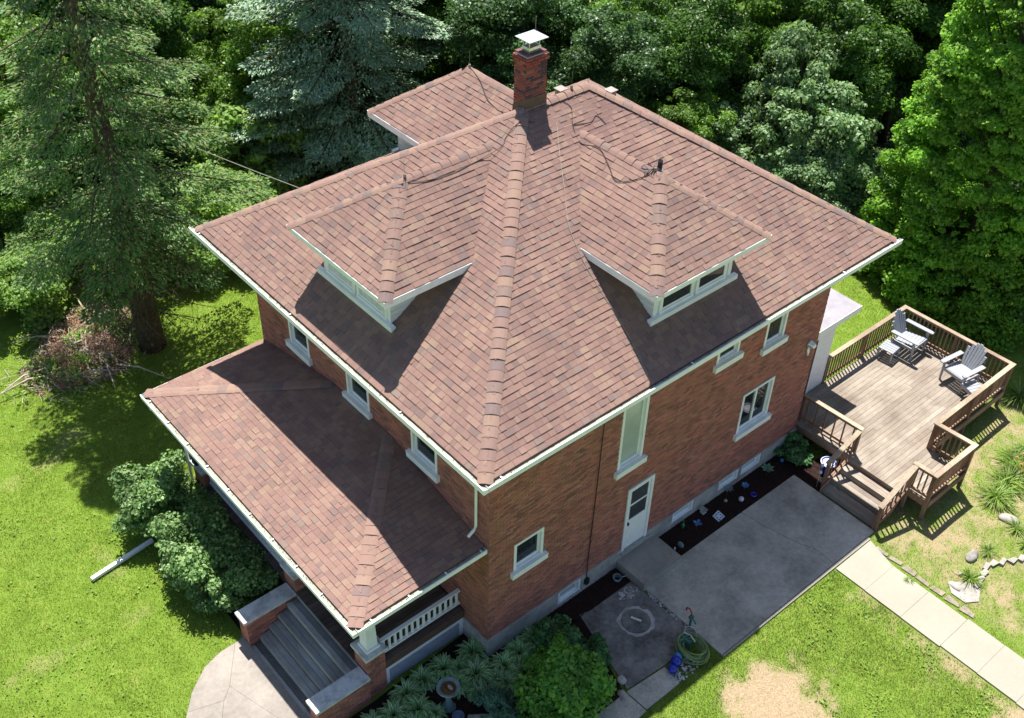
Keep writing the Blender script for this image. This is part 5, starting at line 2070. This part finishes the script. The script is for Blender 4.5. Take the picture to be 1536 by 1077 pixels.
bush("light green shrub closest to the front steps", sh1, -3.75, 5.35, .78, 3.1, g1)
g2 = "dark shrubs tight against the porch rail"
bush("dark shaded shrub against the far porch railing", sh1, -3.25, 7.9, (.75, .75, .5), .7, g2)
bush("dark shaded shrub against the middle of the porch railing", sh1, -3.2, 6.6, (.75, .75, .5), 4, g2)
bush("dark shaded shrub against the porch railing next to the steps", sh1, -3.2, 5.2, (.7, .75, .5), 5, g2)
g3 = "understory shrubs left of the house"
bush("pale green shrub beside the left roof corner", sh2, 3.6, 18.6, 1.0, 0, g3)
bush("pale green shrub behind the overhead wire", sh2, 6.2, 21.2, 1.25, 1, g3)
bush("bright shrub under the blue spruce's left side", sh2, 8.0, 23.6, 1.2, 2, g3)
bush("low sunlit shrub between spruce trunk and roof", sh2, 2.4, 17.9, .6, 3, g3)
bush("low light green shrub at the left edge beside the brush pile", sh2, -3.2, 19.2, .75, 4, g3)
bush("light green shrub at the left edge behind the brush pile", sh2, -1.8, 20.4, .85, 5, g3)
bush("pale shrub at the far left edge of the clearing", sh2, -4.6, 21.8, 1.1, 2.5, g3)
bush("green shrub behind the dark spruce trunk", sh3, .9, 19.3, 1.0, 1.5, g3)
g4 = "shrubs along the right back lawn edge"
bush("grey-green shrub at the foot of the conical tree, nearest the deck", sh3, 21.3, 1.9, .62, 0, g4)
bush("grey-green shrub at the right edge under the conical tree", sh3, 21.7, -1.8, .6, 1, g4)
bush("dark green shrub between the silvery tree and the roof corner", sh3, 19.9, 5.6, .55, 2, g4)
bush("light shrub under the silvery tree", sh3, 22.0, 5.0, .8, 3, g4)
bush("shrub hidden behind the far corner of the main roof", sh3, 17.6, 12.8, 1.0, 4, g4)
bush("shrub in the shade behind the ridge", sh3, 15.8, 16.0, 1.1, 5, g4)
bush("shrub in the shade right of the blue spruce", sh3, 14.0, 18.8, 1.0, 5.5, g4)
bush("round bright green bush in the garden bed beside the stained slab", sh4, .62, -1.95, 1.0, 0)
bush("smaller bright green bush on the left of the round bush", sh4, -.25, -2.3, .6, 1)
bush("dark green bush between the hostas and the stained slab", sh5, 1.25, -1.0, 1.0, 0)
bush("small dark bush touching the stained slab", sh5, 1.85, -1.65, .7, 1)
bush("bluish low plant below the bird bath", sh6, -1.1, -1.75, .9, 0, None, "plant")
bush("bluish low plant left of the round bright bush", sh6, -.75, -1.15, .7, 2, None, "plant")
bush("green low plant at the bottom edge below the pot", sh4, -2.2, -1.7, (.5, .5, .45), 3)
bush("dark green bush under the deck side rail at the end of the mulch bed", sh5, 11.0, -.45, .8, 2)
bush("small green bush under the deck corner by the house", sh5, 11.55, .1, .6, 4)

# undergrowth of the wood
rng = np.random.default_rng(77)
n = 110000
Dd = rng.uniform(26, 58, n)
Ss = rng.uniform(-30, 28, n)
X = -10.17 + .665 * Dd + .7466 * Ss
Y = -11.95 + .7466 * Dd - .665 * Ss
keep = (X * .51 + Y * .57 > 13.8) & ~((X < 20.5) & (Y < 4.2)) & ~((X > -1) & (X < 12.5) & (Y < 11)) & ~((X < 20.2) & (Y > -6) & (Y < 5.5))
keep &= ~((X < 3.2) & (Y < 17.6))
hgt = fbm(X, Y, .45)
keep &= hgt > .33
X, Y, hgt = X[keep], Y[keep], hgt[keep]
Zz = np.clip(hgt - .3, 0, 1) * 2.6 * rng.random(len(X)) ** .5
C = np.stack([X, Y, Zz + .03], 1)
V = quads(C, rng.normal(size=C.shape) * .6 + np.array([0, 0, .8]), .17, rng)
o = link("undergrowth", npmesh("undergrowth", V, qfaces(len(V)), M['oak']), kind="stuff")
o['label'] = "leafy undergrowth covering the floor of the wood"

# ------------------------------------------------------------------ hostas
def hosta_mesh(seed):
    rr = random.Random(seed)
    m = MB()
    for i in range(190):
        a = rr.uniform(0, 6.283)
        el = rr.uniform(.1, 1.45)
        ln = rr.uniform(.17, .34)
        w = rr.uniform(.02, .034)
        o = Vector((math.cos(a), math.sin(a), 0))
        s = Vector((-math.sin(a), math.cos(a), 0))
        p = Vector((0, 0, .03)) + o * .03
        d = (o * math.cos(el) + Vector((0, 0, math.sin(el)))).normalized()
        ctr = []
        for k in range(5):
            ctr.append(p.copy())
            p = p + d * ln / 4
            d = (d + Vector((0, 0, -.5))).normalized()
        ws = [.012, w * .8, w, w * .65, .004]
        b = len(m.v)
        rows = []
        for c_, ww in zip(ctr, ws):
            up = Vector((0, 0, .25 * ww))
            rows.append([c_ - s * ww + up, c_ - s * ww * .62 + up * .4, c_, c_ + s * ww * .62 + up * .4, c_ + s * ww + up])
        m.v.extend([tuple(x) for r in rows for x in r])
        for r in range(4):
            for k in range(4):
                m.f.append((b + r * 5 + k, b + r * 5 + k + 1, b + r * 5 + 5 + k + 1, b + r * 5 + 5 + k))
                m.mi.append(1 if k in (0, 3) else 0)
    return m.mesh("leaves", [M['hosta_g'], M['hosta_w']])
hm = [hosta_mesh(1), hosta_mesh(2), hosta_mesh(3)]
fl = MB()
for k in range(3):
    a = k * 2.1
    fl.tube([(0, 0, .1), (.12 * math.cos(a), .12 * math.sin(a), .6)], .006, 4)
    for j in range(5):
        ball(fl, (.12 * math.cos(a) + .02 * (j % 2), .12 * math.sin(a), .48 + .05 * j), .022)
flm = fl.mesh("flower_stalk", M['flower'])
hs_spots = [
    (-.25, .25, 1.25, "large variegated hosta tucked into the corner of porch and house", 0),
    (-.55, -.25, 1.3, "large variegated hosta in front of the house corner", 0),
    (-1.05, .35, 1.15, "variegated hosta against the right end of the lattice", 1),
    (-1.6, .4, 1.1, "variegated hosta against the middle of the lattice", 0),
    (-2.1, .35, 1.15, "variegated hosta against the left end of the lattice", 0),
    (-2.15, -.15, 1.2, "variegated hosta directly left of the bird bath", 1),
    (-1.05, -.2, 1.0, "variegated hosta directly right of the bird bath", 1),
    (-2.65, .1, 1.15, "variegated hosta below the corner brick pier", 1),
    (-2.75, -.5, 1.15, "variegated hosta below and left of the bird bath", 0),
    (-2.2, -.75, 1.0, "variegated hosta next to the blue-grey pot", 0),
    (-3.15, .2, 1.05, "variegated hosta halfway along the near step wall", 0),
    (-3.3, -.35, 1.1, "variegated hosta at the bottom edge under the near step wall", 1),
    (-3.65, .1, .95, "variegated hosta at the foot of the near step wall", 0),
    (.1, -.5, 1.2, "variegated hosta first along the side wall from the corner", 1),
    (.6, -.45, 1.2, "variegated hosta second along the side wall from the corner", 0),
    (1.1, -.42, 1.2, "variegated hosta third along the side wall, below the small window", 0),
    (1.55, -.5, 1.1, "variegated hosta last along the side wall beside the basement window", 1),
    (.35, -.95, .9, "small variegated hosta between the side wall row and the round bush", 1),
    (-.15, -.9, .9, "variegated hosta right of the fallen log", 0),
    (-.75, .15, .85, "small variegated hosta squeezed between the two behind the bird bath", 0),
    (-1.9, -.45, .8, "small variegated hosta left of the bird bath pedestal", 0),
    (-2.45, -.35, .9, "variegated hosta in the second row left of the bird bath", 0),
    (-2.95, -.1, .9, "variegated hosta between the step wall row and the bird bath", 0),
    (-.25, -.65, .85, "variegated hosta between the house corner and the fallen log", 0),
    (.8, -.85, .75, "small variegated hosta behind the top of the round bush", 0),
    (-3.0, -.95, .95, "variegated hosta at the very bottom edge left of the pot", 0),
    (-.85, -.65, .8, "small variegated hosta between bird bath and fallen log", 0),
    (-.0, -1.35, .8, "small variegated hosta at the left of the round bush", 0),
]
rh = random.Random(6)
for i, (x, y, sc, lb, flo) in enumerate(hs_spots):
    t = thing("hosta", lb, "plant", (x, y, 0), rh.uniform(0, 6), "variegated hostas in the garden bed")
    t.scale = (sc * 1.22, sc * 1.22, sc * 1.05)
    link("leaves", hm[i % 3], t)
    if flo and i in (3, 9):
        link("flower_stalk", flm, t)
# lilies
def strap_mesh(seed, n, ln, w, mat, spread=.25):
    rng = np.random.default_rng(seed)
    m = MB()
    for i in range(n):
        a = rng.uniform(0, 6.283)
        o = Vector((math.cos(a), math.sin(a), 0))
        s = Vector((-math.sin(a), math.cos(a), 0))
        L0 = ln * rng.uniform(.6, 1.15)
        p = o * rng.uniform(0, spread)
        d = (o * rng.uniform(.3, 1.1) + Vector((0, 0, 1))).normalized()
        vs = []
        for k in range(5):
            ww = w * (1 - (k / 4) ** 2 * .92)
            vs += [p - s * ww, p + s * ww]
            p = p + d * L0 / 4
            d = (d + o * .22 + Vector((0, 0, -.38))).normalized()
        m.add(vs, [(2 * k, 2 * k + 1, 2 * k + 3, 2 * k + 2) for k in range(4)])
    return m.mesh("leaves", M[mat])
lm_ = [strap_mesh(1, 170, .6, .013, 'lily'), strap_mesh(2, 170, .62, .013, 'lily')]
tf = strap_mesh(3, 70, .36, .010, 'lily', .1)
of = MB()
for k in range(6):
    a = k * 1.1
    of.tube([(0, 0, .1), (.25 * math.cos(a), .25 * math.sin(a), .62)], .005, 4)
    ball(of, (.25 * math.cos(a), .25 * math.sin(a), .64), .035, (1, 1, .6))
ofm = of.mesh("flowers", M['orange'])
for x, y, sc, ms, lb, flo in [
    (14.05, -4.95, 1.0, lm_[0], "light green daylily clump lowest in the row right of the deck", 0),
    (14.75, -4.85, 1.0, lm_[1], "light green daylily clump second in the row right of the deck", 0),
    (15.3, -4.95, 1.05, lm_[0], "daylily clump with orange flowers at the right edge", 1),
    (15.7, -4.5, 1.0, lm_[1], "light green daylily clump third up the row at the right edge", 0),
    (16.3, -4.7, 1.05, lm_[0], "light green daylily clump higher up at the right edge", 0),
    (18.35, -3.15, 1.1, lm_[1], "light green daylily clump beside the far right deck corner", 0),
    (18.8, -3.7, 1.0, lm_[0], "daylily clump at the right edge beyond the deck", 0),
    (12.15, -5.85, .9, tf, "thin grass tuft above the curved edging", 0),
    (10.98, -6.05, 1.2, tf, "dark-based grass tuft at the end of the curved edging", 0),
    (13.45, -5.95, 1.1, tf, "grass tuft below the large pale rock", 0),
    (13.1, -6.4, .9, tf, "small tuft at the right edge by the edging", 0),
    (9.7, -5.1, .5, tf, "tiny tuft beside the sidewalk", 0)]:
    t = thing("daylily" if ms is not tf else "grass_tuft", lb, "plant", (x, y, 0), rh.uniform(0, 6), "daylilies at the right edge" if ms is not tf else "grass tufts by the border")
    t.scale = (sc,) * 3
    link("leaves", ms, t)
    if flo:
        link("flowers", ofm, t)

# ------------------------------------------------------------------ brush pile
def brush(label, x, y, r, h, n, seed, mat, mat2):
    rr = random.Random(seed)
    t = thing("brush_pile", label, "brush pile", (x, y, 0))
    m = MB()
    for i in range(n):
        a, q = rr.uniform(0, 6.28), math.sqrt(rr.random()) * r * rr.choice((1, 1, 1, 1.35))
        c = Vector((q * math.cos(a), q * math.sin(a) * .75, 0))
        c.z = rr.uniform(.02, max(.05, h * (1 - (q / r) ** 2) * float(.3 + 1.3 * vnoise(c.x + x, c.y + y, 1.7))) + .08)
        d = Vector((rr.gauss(0, 1), rr.gauss(0, 1), rr.gauss(0, .3))).normalized()
        l = rr.uniform(.15, .7)
        mid = c + Vector((rr.uniform(-.06, .06), rr.uniform(-.06, .06), rr.uniform(0, .1)))
        w = rr.uniform(.004, .014)
        m.tube([c - d * l * .5, mid, c + d * l * .5], [w, w * .8, w * .3], 3, False)
    m.build("branches", M[mat], t, kind="stuff")
    rng = np.random.default_rng(seed)
    k = n * 22
    a, q = rng.uniform(0, 6.28, k), np.sqrt(rng.random(k)) * r
    cx_, cy_ = q * np.cos(a), q * np.sin(a) * .75
    keep = vnoise(cx_ + x, cy_ + y, 2.3) > .42
    a, q, cx_, cy_ = a[keep], q[keep], cx_[keep], cy_[keep]
    k = len(q)
    C = np.stack([cx_, cy_, rng.random(k) * (h * (1 - (q / r) ** 2) * (.3 + 1.3 * vnoise(cx_ + x, cy_ + y, 1.7)) + .03)], 1)
    V = blades(C, rng.normal(size=(k, 3)) * [1, 1, .5], rng.uniform(.06, .16, k), rng.uniform(.008, .018, k), None, rng)
    link("dry_needles", npmesh("dry_needles", V, qfaces(len(V)), M[mat2]), t, kind="stuff")
    k = 2600
    cx_, cy_ = rng.normal(size=k) * r * .6, rng.normal(size=k) * r * .5
    keep = vnoise(cx_ + x + 9, cy_ + y, 1.9) > .55
    C = np.stack([cx_, cy_, rng.random(k) * .4], 1)[keep]
    V = quads(C, rng.normal(size=C.shape) * .6 + np.array([0, 0, .8]), .08, rng)
    link("weeds", npmesh("weeds", V, qfaces(len(V)), M['pale']), t, kind="stuff")
    for i in range(7):
        m = MB()
        a = rr.uniform(0, 6.28)
        p = Vector((rr.uniform(-.5, .5) * r, rr.uniform(-.5, .5) * r, .1))
        d = Vector((math.cos(a), math.sin(a), .08))
        m.tube([p, p + d * r * .6 + Vector((0, 0, .2)), p + d * r * 1.2 + Vector((.1, .05, -.05))], [.035, .028, .012], 5)
        m.build("limb", M[mat], t)
brush("low pile of grey and rusty cut branches at the left edge of the lawn", -2.9, 16.1, 1.7, .6, 600, 1, 'twig', 'redtwig')
brush("reddish brown heap of dead needles right beside the spruce trunk", -1.9, 17.5, 1.5, .6, 420, 2, 'twig', 'redtwig')
m = MB()
m.tube([(-3.3, 15.1, .05), (-2.2, 15.35, .16), (-1.5, 15.75, .1), (-.95, 16.3, .3)], [.03, .045, .05, .035], 6)
o = m.build("fallen_branch", M['twig'])
tag(o, "long bent grey branch lying in front of the brush pile", "branch")

# ------------------------------------------------------------------ grass
def inside(px, py, poly):
    poly = ccw(list(poly))
    r = np.ones(len(px), bool)
    for i in range(len(poly)):
        a, b = poly[i], poly[(i + 1) % len(poly)]
        r &= ((b[0] - a[0]) * (py - a[1]) - (b[1] - a[1]) * (px - a[0])) > 0
    return r
def grass(name, label, x0, x1, y0, y1, dens, mat, seed, lo=.035, hi=.075, wid=.011, dry=False):
    rng = np.random.default_rng(seed)
    n = int((x1 - x0) * (y1 - y0) * dens)
    x, y = rng.uniform(x0, x1, n), rng.uniform(y0, y1, n)
    k = np.ones(n, bool)
    for p in (region, [(-4.2, .6), (-2.7, .6), (-2.7, 9.0), (-4.0, 9.3), (-4.2, 4.2)], [(-2.9, .8), (.1, .8), (.1, 9), (-2.9, 9)],
              [(-.1, -.1), (11.5, -.1), (11.5, 9.4), (-.1, 9.4)], [(4.2, -3.6), (10.3, -3.66), (11.5, -1.7), (11.5, -.5), (4.2, -.5)], [(8.52, -12), (9.84, -12), (9.84, -3.5), (8.52, -3.5)],
              [(-4.2, -4), (.5, -3.55), (3.05, -3.5), (3.05, -2.5), (4.3, -2.5), (4.3, .8), (-4.2, .8)], [(11.4, .6), (13.5, .6), (13.5, 4.5), (11.4, 4.5)],
              [(-.98, 15.1), (-.4, 15.1), (-.4, 15.8), (-.98, 15.8)]):
        k &= ~inside(x, y, p)
    b, f = bare_mask(x, y)
    k &= rng.random(n) > np.clip(b * 1.02 + f * .75, 0, 1)
    if dry:
        pass
    x, y, b = x[k], y[k], b[k]
    n = len(x)
    P = np.stack([x, y, np.full(n, -.02)], 1)
    hn = fbm(x, y, 2.5)
    D = rng.normal(size=(n, 3)) * .55 + np.array([0, 0, 1.0])
    L_ = (lo + (hi - lo) * rng.random(n)) * (.7 + .6 * hn) + .015
    V = blades(P, D, L_, rng.uniform(.6, 1.4, n) * wid, None, rng)
    o = link(name, npmesh(name, V, qfaces(len(V)), M[mat]), kind="stuff")
    o['label'] = label
grass("lawn_grass", "mown green grass of the front lawn", -11, 3.6, .5, 18.5, 1350, 'grass', 1)
grass("lawn_grass", "mown green grass between patio and sidewalk", .8, 9, -10, -2.6, 1900, 'grass2', 2)
grass("lawn_grass", "green grass behind the rear entry and deck", 11.4, 21.8, -.2, 7.5, 900, 'grass', 3)
def weeds(label, x0, x1, y0, y1, n, seed):
    n = int(n * .6)
    rng = np.random.default_rng(seed)
    x, y = rng.uniform(x0, x1, n), rng.uniform(y0, y1, n)
    k = (fbm(x + 50, y, 1.6) > .56) & ~((x > -7.0) & (x < 12) & (y > .4) & (y < 4.3) & (x > -6.7)) & ~((x > -4.3) & (y > -3.6) & (x < 11.5) & (y < 9.4)) & ~((x > 8.4) & (x < 10))
    b, f = bare_mask(x, y)
    k &= (b < .5) & (f < .5)
    C = np.stack([x[k], y[k], rng.uniform(.02, .06, k.sum())], 1)
    V = quads(C, rng.normal(size=C.shape) * .4 + np.array([0, 0, 1]), .045, rng, 1.1)
    link("clover", npmesh("clover", V, qfaces(len(V)), M['weed']), kind="stuff")['label'] = label
weeds("clover patches in the front lawn", -11, 3.6, 2, 18, 18000, 1)
weeds("clover patches in the side lawn", .8, 9, -10, -3.7, 12000, 2)
grass("dry_grass", "patchy dry grass right of the sidewalk and deck", 9.8, 20, -9, .5, 900, 'drygrass', 4, .03, .07, .012)
